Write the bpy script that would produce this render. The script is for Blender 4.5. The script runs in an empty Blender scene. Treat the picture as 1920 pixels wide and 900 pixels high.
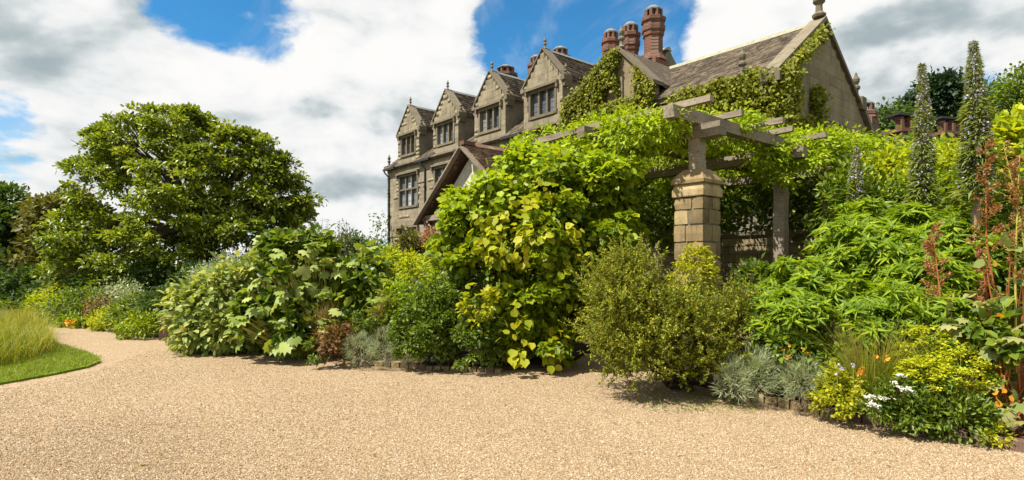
import bpy, math, random
import numpy as np
from mathutils import Vector, Matrix

random.seed(7)
RNG = np.random.default_rng(11)
SC = bpy.context.scene
COL = SC.collection

# ------------------------------------------------------------------ camera
F = 1071.0            # focal length in photo pixels
CAM_H = 1.65
HOR = 495.0
cam = bpy.data.cameras.new('camera')
cam_o = bpy.data.objects.new('camera', cam)
COL.objects.link(cam_o)
cam_o.location = (0, 0, CAM_H)
cam_o.rotation_euler = (math.radians(90), 0, 0)
cam.sensor_width = 36.0
cam.lens = 36.0 * F / 1920.0
cam.shift_y = 45.0 / 1920.0
cam.clip_end = 3000
SC.camera = cam_o

# ------------------------------------------------------------------ sun, sky, exposure
SUN_EL = math.radians(57)
SUN_H = Vector((-0.86, -0.46, 0)).normalized()
SUN = Vector((SUN_H.x * math.cos(SUN_EL), SUN_H.y * math.cos(SUN_EL), math.sin(SUN_EL)))
sun = bpy.data.lights.new('sun', 'SUN')
sun.energy = 5.0
sun.angle = math.radians(0.5)
sun.color = (1.0, 0.94, 0.84)
sun_o = bpy.data.objects.new('sun', sun)
COL.objects.link(sun_o)
sun_o.rotation_euler = SUN.to_track_quat('Z', 'Y').to_euler()
sun_o.location = (-20, 5, 30)

SC.view_settings.view_transform = 'Standard'
SC.view_settings.look = 'None'
SC.view_settings.gamma = 1
SC.view_settings.exposure = 0.86
SC.view_settings.use_curve_mapping = False


class NT:
    """tiny node-tree helper"""
    def __init__(self, tree):
        self.t = tree
    def n(self, typ, **kw):
        nd = self.t.nodes.new(typ)
        for k, v in kw.items():
            setattr(nd, k, v)
        return nd
    def link(self, a, b):
        self.t.links.new(a, b)
    def put(self, sock, v):
        if hasattr(v, 'is_output') or isinstance(v, bpy.types.NodeSocket):
            self.t.links.new(v, sock)
        elif v is not None:
            sock.default_value = v
    def math(self, op, a, b=None, c=None, clamp=False):
        nd = self.n('ShaderNodeMath', operation=op, use_clamp=clamp)
        self.put(nd.inputs[0], a)
        if b is not None: self.put(nd.inputs[1], b)
        if c is not None: self.put(nd.inputs[2], c)
        return nd.outputs[0]
    def vmath(self, op, a, b=None):
        nd = self.n('ShaderNodeVectorMath', operation=op)
        self.put(nd.inputs[0], a)
        if b is not None: self.put(nd.inputs[1], b)
        return nd.outputs['Value'] if op in ('DOT_PRODUCT', 'LENGTH') else nd.outputs[0]
    def noise(self, vec, scale, detail=4, rough=0.5, dist=0.0, color=False):
        nd = self.n('ShaderNodeTexNoise')
        if vec is not None: self.link(vec, nd.inputs['Vector'])
        nd.inputs['Scale'].default_value = scale
        nd.inputs['Detail'].default_value = detail
        nd.inputs['Roughness'].default_value = rough
        nd.inputs['Distortion'].default_value = dist
        return nd.outputs['Color' if color else 'Fac']
    def smooth(self, v, a, b, lo=0.0, hi=1.0):
        nd = self.n('ShaderNodeMapRange', interpolation_type='SMOOTHSTEP')
        self.put(nd.inputs[0], v)
        nd.inputs[1].default_value = a; nd.inputs[2].default_value = b
        nd.inputs[3].default_value = lo; nd.inputs[4].default_value = hi
        return nd.outputs[0]
    def mix(self, fac, a, b, blend='MIX'):
        nd = self.n('ShaderNodeMix', data_type='RGBA', blend_type=blend)
        self.put(nd.inputs[0], fac)
        for s, v in ((nd.inputs[6], a), (nd.inputs[7], b)):
            if isinstance(v, tuple) and len(v) == 3: v = (*v, 1)
            self.put(s, v)
        return nd.outputs[2]
    def ramp(self, fac, stops):
        nd = self.n('ShaderNodeValToRGB')
        self.put(nd.inputs[0], fac)
        cr = nd.color_ramp
        while len(cr.elements) > 1: cr.elements.remove(cr.elements[0])
        cr.elements[0].position = stops[0][0]; cr.elements[0].color = (*stops[0][1], 1)
        for p, c in stops[1:]:
            e = cr.elements.new(p); e.color = (*c, 1)
        return nd.outputs[0]


world = bpy.data.worlds.new('World')
SC.world = world
world.use_nodes = True
wt = NT(world.node_tree)
world.node_tree.nodes.clear()
SKY_K = 0.075
sky = wt.n('ShaderNodeTexSky', sky_type='NISHITA')
sky.sun_disc = False
sky.sun_elevation = SUN_EL
sky.sun_rotation = math.atan2(SUN_H.x, SUN_H.y)
sky.air_density = 1.0
sky.dust_density = 0.3
sky.ozone_density = 2.5
co = wt.n('ShaderNodeTexCoord').outputs['Generated']


def pdir(x, y):
    return Vector(((x - 960) / F, 1.0, (HOR - y) / F)).normalized()


def sky_blob(x, y, r_in, r_out):
    """1 inside angular radius r_in (deg), 0 outside r_out, round the direction seen at photo pixel x, y"""
    d = wt.vmath('DOT_PRODUCT', co, tuple(pdir(x, y)))
    return wt.smooth(d, math.cos(math.radians(r_out)), math.cos(math.radians(r_in)))


stretch = wt.vmath('MULTIPLY', co, (1.0, 1.0, 1.75))
off = wt.vmath('ADD', stretch, (3.35, 1.2, 0.7))
n1 = wt.noise(off, 2.6, 9, 0.56, 0.25)
sunoff = wt.vmath('ADD', off, (-0.035, 0.0, 0.075))
n2 = wt.noise(sunoff, 2.6, 5, 0.52, 0.25)
nd_ = wt.noise(off, 9.0, 8, 0.6, 0.2)
dens = wt.math('ADD', n1, wt.math('MULTIPLY', wt.math('SUBTRACT', nd_, 0.5), 0.30))
bias = 0.095
for (x, y, ri, ro, a) in [(1140, 40, 1.0, 13, -0.24), (1040, 95, 0.5, 7, -0.09), (925, 85, 0.3, 5, -0.12), (1060, 10, 0.5, 6, -0.06), (450, 5, 2.0, 9, -0.27), (15, 262, 0.5, 5.5, -0.22),
                          (372, 165, 0.2, 2.5, -0.13), (1840, 205, 0.5, 5, -0.14),
                          (680, 140, 6, 18, 0.20), (150, 90, 4, 16, 0.16), (1600, 60, 6, 18, 0.22), (300, 250, 3, 12, 0.08)]:
    bias = wt.math('ADD', bias, wt.math('MULTIPLY', sky_blob(x, y, ri, ro), a))
dens = wt.math('ADD', dens, bias)
veil = wt.smooth(wt.noise(wt.vmath('MULTIPLY', off, (1.0, 1.0, 0.55)), 4.0, 6, 0.6, 0.8), 0.44, 0.72, 0, 0.5)
cover = wt.math('MAXIMUM', wt.smooth(dens, 0.47, 0.575), veil)
light = wt.math('ADD', wt.math('ADD', 0.66, wt.math('MULTIPLY', wt.math('SUBTRACT', n1, n2), 5.0)), wt.math('MULTIPLY', wt.math('SUBTRACT', nd_, 0.5), 0.9))
thick = wt.smooth(dens, 0.56, 0.90)
light = wt.math('SUBTRACT', light, wt.math('MULTIPLY', thick, 0.16))
for (x, y, ri, ro, a) in [(140, 45, 3, 13, -0.24), (1700, 70, 6, 22, 0.06), (640, 90, 4, 14, 0.16), (800, 40, 3, 10, 0.14)]:
    light = wt.math('ADD', light, wt.math('MULTIPLY', sky_blob(x, y, ri, ro), a))
b1 = wt.noise(off, 6.5, 6, 0.55, 0.3)
b2 = wt.noise(wt.vmath('ADD', off, (-0.02, 0.0, 0.035)), 6.5, 3, 0.5, 0.3)
light = wt.math('ADD', light, wt.math('MULTIPLY', wt.math('SUBTRACT', b1, b2), 2.6))
light = wt.smooth(light, -0.55, 1.12)
cloud = wt.ramp(light, [(0.0, (0.40, 0.48, 0.51)), (0.3, (0.60, 0.66, 0.68)), (0.65, (0.88, 0.90, 0.90)), (1.0, (1.02, 1.01, 0.99))])
K = 0.535 / SKY_K
cloud = wt.mix(1.0, cloud, (K, K, K), 'MULTIPLY')
blue = wt.mix(1.0, sky.outputs[0], (0.34, 0.95, 1.20), 'MULTIPLY')
skycol = wt.mix(cover, blue, cloud)
bg = wt.n('ShaderNodeBackground')
wt.link(skycol, bg.inputs[0])
bg.inputs[1].default_value = SKY_K
wo = wt.n('ShaderNodeOutputWorld')
wt.link(bg.outputs[0], wo.inputs[0])

# ------------------------------------------------------------------ helpers: placing


def W(x, y, d):
    """world point seen at photo pixel (x, y) at distance d ahead"""
    return np.array([(x - 960) / F * d, d, CAM_H + (HOR - y) / F * d])


def G(x, y, z=0.0):
    d = (CAM_H - z) * F / (y - HOR)
    return np.array([(x - 960) / F * d, d, z])


def tag(o, label=None, cat=None, group=None, kind=None):
    if label: o['label'] = label
    if cat: o['category'] = cat
    if group: o['group'] = group
    if kind: o['kind'] = kind
    return o


def empty(name, loc, rz=0.0, label=None, cat=None, group=None):
    o = bpy.data.objects.new(name, None)
    COL.objects.link(o)
    o.empty_display_size = 0.2
    o.location = Vector([float(c) for c in loc]); o.rotation_euler = (0, 0, rz)
    return tag(o, label, cat, group)


def link(name, me, mat, parent=None, loc=None):
    o = bpy.data.objects.new(name, me)
    COL.objects.link(o)
    if mat is not None and len(me.materials) == 0:
        me.materials.append(mat)
    if parent is not None: o.parent = parent
    if loc is not None: o.location = Vector([float(c) for c in loc])
    return o


def np_mesh(name, V, Fc, rnd=None, smooth=False):
    """V (n,3); Fc (m,k) faces of one size; rnd (m,) per-face random value"""
    me = bpy.data.meshes.new(name)
    V = np.ascontiguousarray(V, dtype=np.float32); Fc = np.ascontiguousarray(Fc, dtype=np.int32)
    m, k = Fc.shape
    me.vertices.add(len(V)); me.vertices.foreach_set('co', V.ravel())
    me.loops.add(m * k); me.loops.foreach_set('vertex_index', Fc.ravel())
    me.polygons.add(m)
    me.polygons.foreach_set('loop_start', np.arange(0, m * k, k, dtype=np.int32))
    try:
        me.polygons.foreach_set('loop_total', np.full(m, k, dtype=np.int32))
    except Exception:
        pass
    if smooth:
        me.polygons.foreach_set('use_smooth', np.ones(m, dtype=bool))
    me.update(calc_edges=True)
    if rnd is not None:
        a = me.attributes.new('rnd', 'FLOAT', 'FACE')
        a.data.foreach_set('value', np.ascontiguousarray(rnd, dtype=np.float32))
    return me


class MB:
    """collects boxes, prisms and tubes into one mesh"""
    def __init__(self):
        self.v = []; self.f = []
    def poly(self, pts, faces):
        b = len(self.v)
        self.v += [tuple(float(c) for c in p) for p in pts]
        self.f += [tuple(b + i for i in q) for q in faces]
    def box(self, x0, x1, y0, y1, z0, z1):
        self.poly([(x0, y0, z0), (x1, y0, z0), (x1, y1, z0), (x0, y1, z0), (x0, y0, z1), (x1, y0, z1), (x1, y1, z1), (x0, y1, z1)],
                  [(0, 3, 2, 1), (4, 5, 6, 7), (0, 1, 5, 4), (1, 2, 6, 5), (2, 3, 7, 6), (3, 0, 4, 7)])
    def beam(self, a, b, w, h, up=(0, 0, 1)):
        a = Vector(a); b = Vector(b); d = (b - a).normalized(); up = Vector(up)
        s = d.cross(up).normalized(); u = s.cross(d).normalized()
        pts = []
        for p in (a, b):
            for i, j in ((-1, -1), (1, -1), (1, 1), (-1, 1)):
                pts.append(p + s * (i * w / 2) + u * (j * h / 2))
        self.poly(pts, [(3, 2, 1, 0), (4, 5, 6, 7), (0, 1, 5, 4), (1, 2, 6, 5), (2, 3, 7, 6), (3, 0, 4, 7)])
    def timber(self, x0, x1, y0, y1, z0, z1, j=.007, n=9):
        """box along its longest side with slightly uneven hewn faces"""
        lo = np.array([x0, y0, z0]); hi = np.array([x1, y1, z1]); ax = int(np.argmax(hi - lo)); o1, o2 = [k for k in range(3) if k != ax]
        pts = []; drift = np.zeros(2)
        for i in range(n + 1):
            drift = drift * .7 + RNG.normal(size=2) * j * .8
            for a, b in ((0, 0), (1, 0), (1, 1), (0, 1)):
                p = np.zeros(3); p[ax] = lo[ax] + (hi[ax] - lo[ax]) * i / n + (RNG.normal() * j if i in (0, n) else 0)
                p[o1] = (hi if a else lo)[o1] + drift[0] + RNG.normal() * j * .5; p[o2] = (hi if b else lo)[o2] + drift[1] * .6 + RNG.normal() * j * .5
                pts.append(p)
        fs = [(3, 2, 1, 0), tuple(4 * n + k for k in range(4))]
        for i in range(n):
            for k in range(4):
                q = (k + 1) % 4; fs.append((4 * i + k, 4 * i + q, 4 * i + 4 + q, 4 * i + 4 + k))
        if ax == 1: fs = [f[::-1] for f in fs]
        self.poly(pts, fs)
    def prism(self, prof, axis, a, b):
        """prof: list of 2d points; axis 0: (a, p0, p1); 1: (p0, a, p1); 2: (p0, p1, a)"""
        n = len(prof)
        def mk(p, c):
            return {0: (c, p[0], p[1]), 1: (p[0], c, p[1]), 2: (p[0], p[1], c)}[axis]
        pts = [mk(p, a) for p in prof] + [mk(p, b) for p in prof]
        fs = [tuple(range(n))[::-1], tuple(range(n, 2 * n))] + [(i, (i + 1) % n, n + (i + 1) % n, n + i) for i in range(n)]
        self.poly(pts, fs)
    def lathe(self, prof, cx, cy, n=10, rot=0.0, star=0.0):
        """prof: (r, z) list from bottom to top"""
        b = len(self.v)
        for r, z in prof:
            for i in range(n):
                a = rot + 2 * math.pi * i / n
                rr = r * (1 + (star if i % 2 else 0))
                self.v.append((cx + rr * math.cos(a), cy + rr * math.sin(a), z))
        for k in range(len(prof) - 1):
            for i in range(n):
                j = (i + 1) % n
                self.f.append((b + k * n + i, b + k * n + j, b + (k + 1) * n + j, b + (k + 1) * n + i))
        self.f.append(tuple(b + i for i in range(n))[::-1])
        self.f.append(tuple(b + (len(prof) - 1) * n + i for i in range(n)))
    def tube(self, pts, rad, n=6):
        b = len(self.v); pts = [Vector([float(c) for c in p]) for p in pts]
        for i, p in enumerate(pts):
            d = (pts[min(i + 1, len(pts) - 1)] - pts[max(i - 1, 0)]).normalized()
            s = d.cross(Vector((0.31, 0.2, 1)))
            s = s.normalized() if s.length > 1e-4 else Vector((1, 0, 0))
            t = s.cross(d)
            r = rad[i] if isinstance(rad, (list, tuple)) else rad
            for k in range(n):
                a = 2 * math.pi * k / n
                q = p + (s * math.cos(a) + t * math.sin(a)) * r
                self.v.append(tuple(q))
        for i in range(len(pts) - 1):
            for k in range(n):
                j = (k + 1) % n
                self.f.append((b + i * n + k, b + i * n + j, b + (i + 1) * n + j, b + (i + 1) * n + k))
        self.f.append(tuple(b + k for k in range(n))[::-1])
        self.f.append(tuple(b + (len(pts) - 1) * n + k for k in range(n)))
    def mesh(self, name, base=(0, 0, 0), smooth=False):
        me = bpy.data.meshes.new(name)
        me.from_pydata([(x - base[0], y - base[1], z - base[2]) for x, y, z in self.v], [], self.f)
        if smooth:
            me.polygons.foreach_set('use_smooth', [True] * len(me.polygons))
        me.update()
        return me
    def build(self, name, mat, parent=None, base=None, smooth=False):
        if base is None:
            base = BASE.get(parent.name, (0, 0, 0)) if parent is not None else (0, 0, 0)
        return link(name, self.mesh(name, base, smooth), mat, parent)


BASE = {}
# garden frame: the house front, the terrace and the pergola share one direction
U = Vector((-894.0, 1071.0, 0)).normalized()     # along the house front, away from us
Vv = Vector((1071.0, 894.0, 0)).normalized()     # into the house
ROT = math.atan2(Vv.y, Vv.x)                     # local x = Vv, local y = U
RM = Matrix.Rotation(ROT, 3, 'Z')


def frame_empty(name, base, **kw):
    o = empty(name, RM @ Vector(base), ROT, **kw)
    BASE[o.name] = base
    return o


def frame_pt(t, s, z):
    return np.array(RM @ Vector((t, s, z)))


# ------------------------------------------------------------------ materials
def mat_new(name):
    m = bpy.data.materials.new(name); m.use_nodes = True
    m.node_tree.nodes.clear()
    return m, NT(m.node_tree)


def finish(m, t, col, rough=0.8, spec=0.3, bump=None, bump_s=0.4, bump_d=0.02, metallic=0.0):
    p = t.n('ShaderNodeBsdfPrincipled')
    t.put(p.inputs['Base Color'], col if not (isinstance(col, tuple) and len(col) == 3) else (*col, 1))
    t.put(p.inputs['Roughness'], rough)
    p.inputs['Specular IOR Level'].default_value = spec
    p.inputs['Metallic'].default_value = metallic
    if bump is not None:
        b = t.n('ShaderNodeBump'); b.inputs['Strength'].default_value = bump_s; b.inputs['Distance'].default_value = bump_d
        t.link(bump, b.inputs['Height']); t.link(b.outputs[0], p.inputs['Normal'])
    o = t.n('ShaderNodeOutputMaterial'); t.link(p.outputs[0], o.inputs[0])
    return m


def pos(t, obj=False):
    if obj: return t.n('ShaderNodeTexCoord').outputs['Object']
    return t.n('ShaderNodeNewGeometry').outputs['Position']


def rnd_val(t):
    a = t.n('ShaderNodeAttribute', attribute_name='rnd').outputs['Fac']
    r = t.n('ShaderNodeObjectInfo').outputs['Random']
    return t.math('FRACT', t.math('ADD', a, r))


def stone_mat(name, stops, scale=1.6, lichen=0.35, rw=0.4):
    m, t = mat_new(name)
    p = pos(t)
    r = rnd_val(t)
    n = t.noise(p, scale, 8, 0.65)
    c = t.ramp(t.math('ADD', t.math('MULTIPLY', r, rw), t.math('MULTIPLY', t.math('SUBTRACT', n, 0.5 - 0.5 * (1 - rw)), 1.1)), stops)
    blotch = t.smooth(t.noise(p, scale * 2.2, 6, 0.7), 0.56, 0.70, 0, lichen)
    c = t.mix(blotch, c, (0.30, 0.27, 0.19))
    dark = t.smooth(t.noise(p, scale * 1.1, 7, 0.7, 0.6), 0.54, 0.72, 0, 0.7)
    c = t.mix(dark, c, (0.10, 0.085, 0.06))
    streak = t.smooth(t.noise(t.vmath('MULTIPLY', p, (2.6, 2.6, 0.28)), scale * 0.8, 6, 0.65), 0.50, 0.72, 0, 0.55)
    c = t.mix(streak, c, (0.085, 0.075, 0.06))
    fine = t.noise(p, 35, 6, 0.7)
    return finish(m, t, c, 0.9, 0.2, fine, 0.5, 0.02)


M = {}
M['stone'] = stone_mat('house_stone', [(0.0, (0.10, 0.082, 0.055)), (0.35, (0.19, 0.158, 0.105)), (0.7, (0.28, 0.235, 0.155)), (1.0, (0.38, 0.325, 0.22))], rw=0.22)
M['mortar'] = stone_mat('house_mortar', [(0.0, (0.11, 0.095, 0.068)), (1.0, (0.28, 0.245, 0.175))])
M['gold_stone'] = stone_mat('gold_sandstone', [(0.0, (0.13, 0.10, 0.06)), (0.4, (0.21, 0.165, 0.095)), (0.75, (0.27, 0.215, 0.13)), (1.0, (0.33, 0.27, 0.17))], 1.8, 0.25, 0.3)
M['trim'] = stone_mat('stone_trim', [(0.0, (0.11, 0.088, 0.058)), (0.5, (0.15, 0.125, 0.085)), (1.0, (0.25, 0.21, 0.145))], 2.5)
M['pillar'] = stone_mat('pillar_stone', [(0.0, (0.09, 0.07, 0.042)), (0.35, (0.19, 0.14, 0.07)), (0.75, (0.30, 0.22, 0.105)), (1.0, (0.42, 0.33, 0.18))], 4.5, 0.3, 0.75)


def tile_mat(name, a, b, c3, patch=(0.30, 0.26, 0.17)):
    m, t = mat_new(name)
    p = pos(t); r = rnd_val(t)
    c = t.ramp(r, [(0.0, a), (0.5, b), (1.0, c3)])
    l = t.smooth(t.noise(p, 3.2, 7, 0.7), 0.52, 0.66, 0, 0.7)
    c = t.mix(l, c, patch)
    n = t.noise(p, 25, 5, 0.7)
    return finish(m, t, c, 0.9, 0.2, n, 0.5, 0.02)


M['roof'] = tile_mat('stone_roof_tiles', (0.05, 0.038, 0.028), (0.095, 0.072, 0.05), (0.16, 0.125, 0.085), (0.19, 0.17, 0.12))
M['clay'] = tile_mat('clay_roof_tiles', (0.075, 0.042, 0.027), (0.125, 0.07, 0.043), (0.18, 0.11, 0.07))


def brick_mat(name, a, b):
    m, t = mat_new(name)
    tc = t.n('ShaderNodeTexCoord').outputs['Object']
    br = t.n('ShaderNodeTexBrick')
    t.link(t.vmath('MULTIPLY', tc, (1, 1, 1)), br.inputs['Vector'])
    # wrap the courses round the shaft: use angle-free mapping (x+y, z)
    sep = t.n('ShaderNodeSeparateXYZ'); t.link(tc, sep.inputs[0])
    cmb = t.n('ShaderNodeCombineXYZ')
    t.link(t.math('ADD', sep.outputs[0], sep.outputs[1]), cmb.inputs[0]); t.link(sep.outputs[2], cmb.inputs[1])
    t.link(cmb.outputs[0], br.inputs['Vector'])
    br.inputs['Scale'].default_value = 1.0
    br.inputs['Brick Width'].default_value = 0.23; br.inputs['Row Height'].default_value = 0.075
    br.inputs['Mortar Size'].default_value = 0.008
    br.inputs['Color1'].default_value = (*a, 1); br.inputs['Color2'].default_value = (*b, 1); br.inputs['Mortar'].default_value = (0.22, 0.17, 0.13, 1)
    n = t.noise(tc, 2.0, 7, 0.7)
    c = t.mix(t.smooth(n, 0.45, 0.7, 0, 0.65), br.outputs['Color'], (0.09, 0.06, 0.045))
    return finish(m, t, c, 0.9, 0.2, br.outputs['Fac'], -0.4, 0.01)


M['brick'] = brick_mat('chimney_brick', (0.16, 0.05, 0.030), (0.10, 0.038, 0.026))
M['old_brick'] = brick_mat('old_brick', (0.15, 0.07, 0.048), (0.11, 0.06, 0.043))


def wood_mat(name, a, b):
    m, t = mat_new(name)
    tc = t.n('ShaderNodeTexCoord').outputs['Object']
    r = t.n('ShaderNodeObjectInfo').outputs['Random']
    big = t.noise(tc, 1.2, 5, 0.6)
    g1 = t.noise(t.vmath('MULTIPLY', tc, (22, 1.6, 22)), 1.4, 5, 0.65)
    g2 = t.noise(t.vmath('MULTIPLY', tc, (2.0, 22, 22)), 1.4, 5, 0.65)
    g = t.math('MINIMUM', g1, g2)
    f = t.math('ADD', t.math('MULTIPLY', g, 0.9), t.math('MULTIPLY', t.math('SUBTRACT', big, 0.3), 0.5))
    f = t.math('ADD', f, t.math('MULTIPLY', t.math('SUBTRACT', r, 0.5), 0.2))
    c = t.ramp(f, [(0.25, a), (0.8, b)])
    crack = t.smooth(g, 0.30, 0.40, 0.8, 0)
    c = t.mix(crack, c, (0.03, 0.024, 0.018))
    c = t.mix(t.smooth(t.noise(tc, 2.6, 6, 0.7), 0.55, 0.72, 0, 0.45), c, (0.15, 0.15, 0.085))
    return finish(m, t, c, 0.85, 0.25, g, 0.6, 0.01)


M['oak'] = wood_mat('weathered_oak', (0.085, 0.066, 0.046), (0.33, 0.275, 0.205))
M['dark_oak'] = wood_mat('dark_oak', (0.05, 0.035, 0.022), (0.20, 0.15, 0.10))


def plain(name, col, rough=0.6, spec=0.3, var=0.3, scale=6):
    m, t = mat_new(name)
    n = t.noise(pos(t), scale, 6, 0.65)
    d = tuple(c * (1 - var) for c in col); l = tuple(min(1, c * (1 + var)) for c in col)
    c = t.ramp(n, [(0.3, d), (0.7, l)])
    return finish(m, t, c, rough, spec, n, 0.3, 0.01)


M['iron'] = plain('dark_iron', (0.025, 0.025, 0.027), 0.5)
M['lead'] = plain('weathered_lead', (0.16, 0.165, 0.155), 0.55)
M['ridge'] = plain('ridge_stone', (0.27, 0.26, 0.18), 0.9)
M['bark'] = plain('bark', (0.085, 0.06, 0.04), 0.95, 0.1, 0.5, 14)
M['pale_bark'] = plain('pale_bark', (0.25, 0.19, 0.13), 0.95, 0.1, 0.4, 14)
M['soil'] = plain('bed_soil', (0.06, 0.043, 0.028), 0.95, 0.1, 0.5, 9)
M['rusty_stem'] = plain('rust_red_stem', (0.34, 0.12, 0.035), 0.7)
M['yellow_stem'] = plain('yellow_green_stem', (0.36, 0.32, 0.06), 0.6)
M['render'] = plain('cream_plaster', (0.55, 0.50, 0.40), 0.9)

gm, gt = mat_new('window_glass')
pg = gt.n('ShaderNodeBsdfPrincipled')
rr = gt.n('ShaderNodeObjectInfo').outputs['Random']
gt.put(pg.inputs['Base Color'], gt.ramp(rr, [(0.0, (0.012, 0.014, 0.016)), (0.4, (0.08, 0.09, 0.10)), (1.0, (0.42, 0.44, 0.47))]))  # paler base colours paint a sky reflection into some panes
pg.inputs['Roughness'].default_value = 0.12; pg.inputs['Specular IOR Level'].default_value = 0.8
tcg = gt.n('ShaderNodeTexCoord').outputs['Object']
bg_ = gt.n('ShaderNodeBump'); bg_.inputs['Strength'].default_value = 0.25; bg_.inputs['Distance'].default_value = 0.05
gt.link(gt.noise(tcg, 5.0, 2, 0.5), bg_.inputs['Height']); gt.link(bg_.outputs[0], pg.inputs['Normal'])
go = gt.n('ShaderNodeOutputMaterial'); gt.link(pg.outputs[0], go.inputs[0])
M['glass'] = gm


def leaf_mat(name, stops, trans=0.35, rough=0.55, spec=0.28, tint=None):
    """leaf with light passing through; colour varies leaf by leaf"""
    m, t = mat_new(name)
    r = rnd_val(t)
    n = t.noise(pos(t), 1.1, 3, 0.5)
    f = t.math('ADD', t.math('MULTIPLY', r, 0.75), t.math('MULTIPLY', t.math('SUBTRACT', n, 0.25), 0.5), clamp=True)
    c = t.ramp(f, stops)
    p = t.n('ShaderNodeBsdfPrincipled')
    t.link(c, p.inputs['Base Color']); p.inputs['Roughness'].default_value = rough; p.inputs['Specular IOR Level'].default_value = spec
    tr = t.n('ShaderNodeBsdfTranslucent')
    t.link(t.mix(1.0, c, tint or (1.45, 1.35, 0.45), 'MULTIPLY'), tr.inputs[0])
    mx = t.n('ShaderNodeMixShader'); mx.inputs[0].default_value = trans
    t.link(p.outputs[0], mx.inputs[1]); t.link(tr.outputs[0], mx.inputs[2])
    o = t.n('ShaderNodeOutputMaterial'); t.link(mx.outputs[0], o.inputs[0])
    return m


def lv(name, dark, mid, lit, **kw):
    M[name] = leaf_mat(name, [(0.0, dark), (0.5, mid), (1.0, lit)], **kw)


lv('leaf_tree', (0.055, 0.095, 0.01), (0.16, 0.215, 0.018), (0.38, 0.42, 0.055), trans=0.42, rough=0.38, spec=0.5)
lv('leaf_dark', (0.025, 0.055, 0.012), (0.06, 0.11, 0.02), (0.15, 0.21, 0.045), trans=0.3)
lv('leaf_pine', (0.012, 0.03, 0.014), (0.025, 0.055, 0.022), (0.05, 0.09, 0.03), trans=0.15)
lv('leaf_bronze_tree', (0.06, 0.065, 0.012), (0.12, 0.12, 0.02), (0.22, 0.20, 0.035), trans=0.3)
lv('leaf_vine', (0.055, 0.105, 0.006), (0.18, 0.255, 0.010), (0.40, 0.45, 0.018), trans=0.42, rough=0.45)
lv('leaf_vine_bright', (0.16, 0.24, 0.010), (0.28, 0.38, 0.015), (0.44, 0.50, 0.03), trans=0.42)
lv('leaf_yellow', (0.20, 0.25, 0.010), (0.33, 0.35, 0.014), (0.52, 0.48, 0.03), trans=0.4)
lv('leaf_ivy', (0.08, 0.10, 0.008), (0.18, 0.20, 0.012), (0.32, 0.31, 0.02), trans=0.35)
lv('leaf_big', (0.13, 0.19, 0.03), (0.24, 0.31, 0.06), (0.42, 0.46, 0.15), trans=0.30, rough=0.5)
lv('leaf_cream', (0.10, 0.17, 0.03), (0.24, 0.30, 0.07), (0.52, 0.52, 0.17), trans=0.32)
lv('leaf_peony', (0.07, 0.14, 0.010), (0.18, 0.28, 0.014), (0.40, 0.48, 0.025), trans=0.42)
lv('leaf_gold', (0.17, 0.25, 0.012), (0.34, 0.40, 0.018), (0.54, 0.54, 0.03), trans=0.42)
lv('leaf_heath', (0.05, 0.075, 0.010), (0.17, 0.205, 0.018), (0.54, 0.52, 0.06), trans=0.4)
lv('leaf_grey', (0.16, 0.21, 0.11), (0.31, 0.36, 0.20), (0.52, 0.55, 0.36), trans=0.25)
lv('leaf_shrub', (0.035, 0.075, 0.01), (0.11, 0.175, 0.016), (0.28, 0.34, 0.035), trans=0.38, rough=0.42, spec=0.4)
lv('leaf_bronze', (0.09, 0.055, 0.022), (0.17, 0.09, 0.035), (0.27, 0.19, 0.065), trans=0.3)
lv('leaf_tan', (0.20, 0.14, 0.05), (0.34, 0.25, 0.09), (0.46, 0.36, 0.15), trans=0.3)
lv('leaf_grass', (0.13, 0.20, 0.015), (0.26, 0.32, 0.03), (0.46, 0.42, 0.09), trans=0.4)
lv('leaf_meadow', (0.11, 0.17, 0.015), (0.26, 0.29, 0.03), (0.50, 0.38, 0.11), trans=0.4)
lv('leaf_lawn', (0.09, 0.145, 0.010), (0.17, 0.235, 0.014), (0.34, 0.33, 0.05), trans=0.38)
lv('leaf_strap', (0.07, 0.14, 0.014), (0.15, 0.25, 0.025), (0.32, 0.40, 0.06), trans=0.4)
lv('leaf_echium', (0.09, 0.13, 0.03), (0.19, 0.24, 0.06), (0.34, 0.38, 0.16), trans=0.35)
lv('leaf_rusty', (0.16, 0.07, 0.025), (0.30, 0.14, 0.045), (0.40, 0.27, 0.09), trans=0.3)
lv('leaf_pinkish', (0.22, 0.08, 0.045), (0.34, 0.14, 0.07), (0.44, 0.24, 0.10), trans=0.3)
lv('leaf_mottled', (0.08, 0.13, 0.03), (0.20, 0.24, 0.06), (0.42, 0.38, 0.16), trans=0.3)
lv('leaf_orange', (0.55, 0.22, 0.02), (0.65, 0.34, 0.03), (0.70, 0.45, 0.05), trans=0.35)
lv('petal_white', (0.70, 0.68, 0.55), (0.80, 0.78, 0.68), (0.85, 0.84, 0.78), trans=0.25, tint=(1, 1, 1))
lv('petal_lime', (0.28, 0.35, 0.012), (0.43, 0.46, 0.018), (0.60, 0.57, 0.03), trans=0.35)
lv('petal_violet', (0.30, 0.28, 0.45), (0.42, 0.40, 0.55), (0.6, 0.58, 0.66), trans=0.25, tint=(1, 1, 1))
lv('petal_pink', (0.50, 0.20, 0.18), (0.60, 0.30, 0.26), (0.7, 0.45, 0.38), trans=0.25, tint=(1, 1, 1))
lv('petal_orange', (0.75, 0.28, 0.02), (0.8, 0.36, 0.03), (0.8, 0.45, 0.05), trans=0.25, tint=(1, 1, 1))

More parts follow.
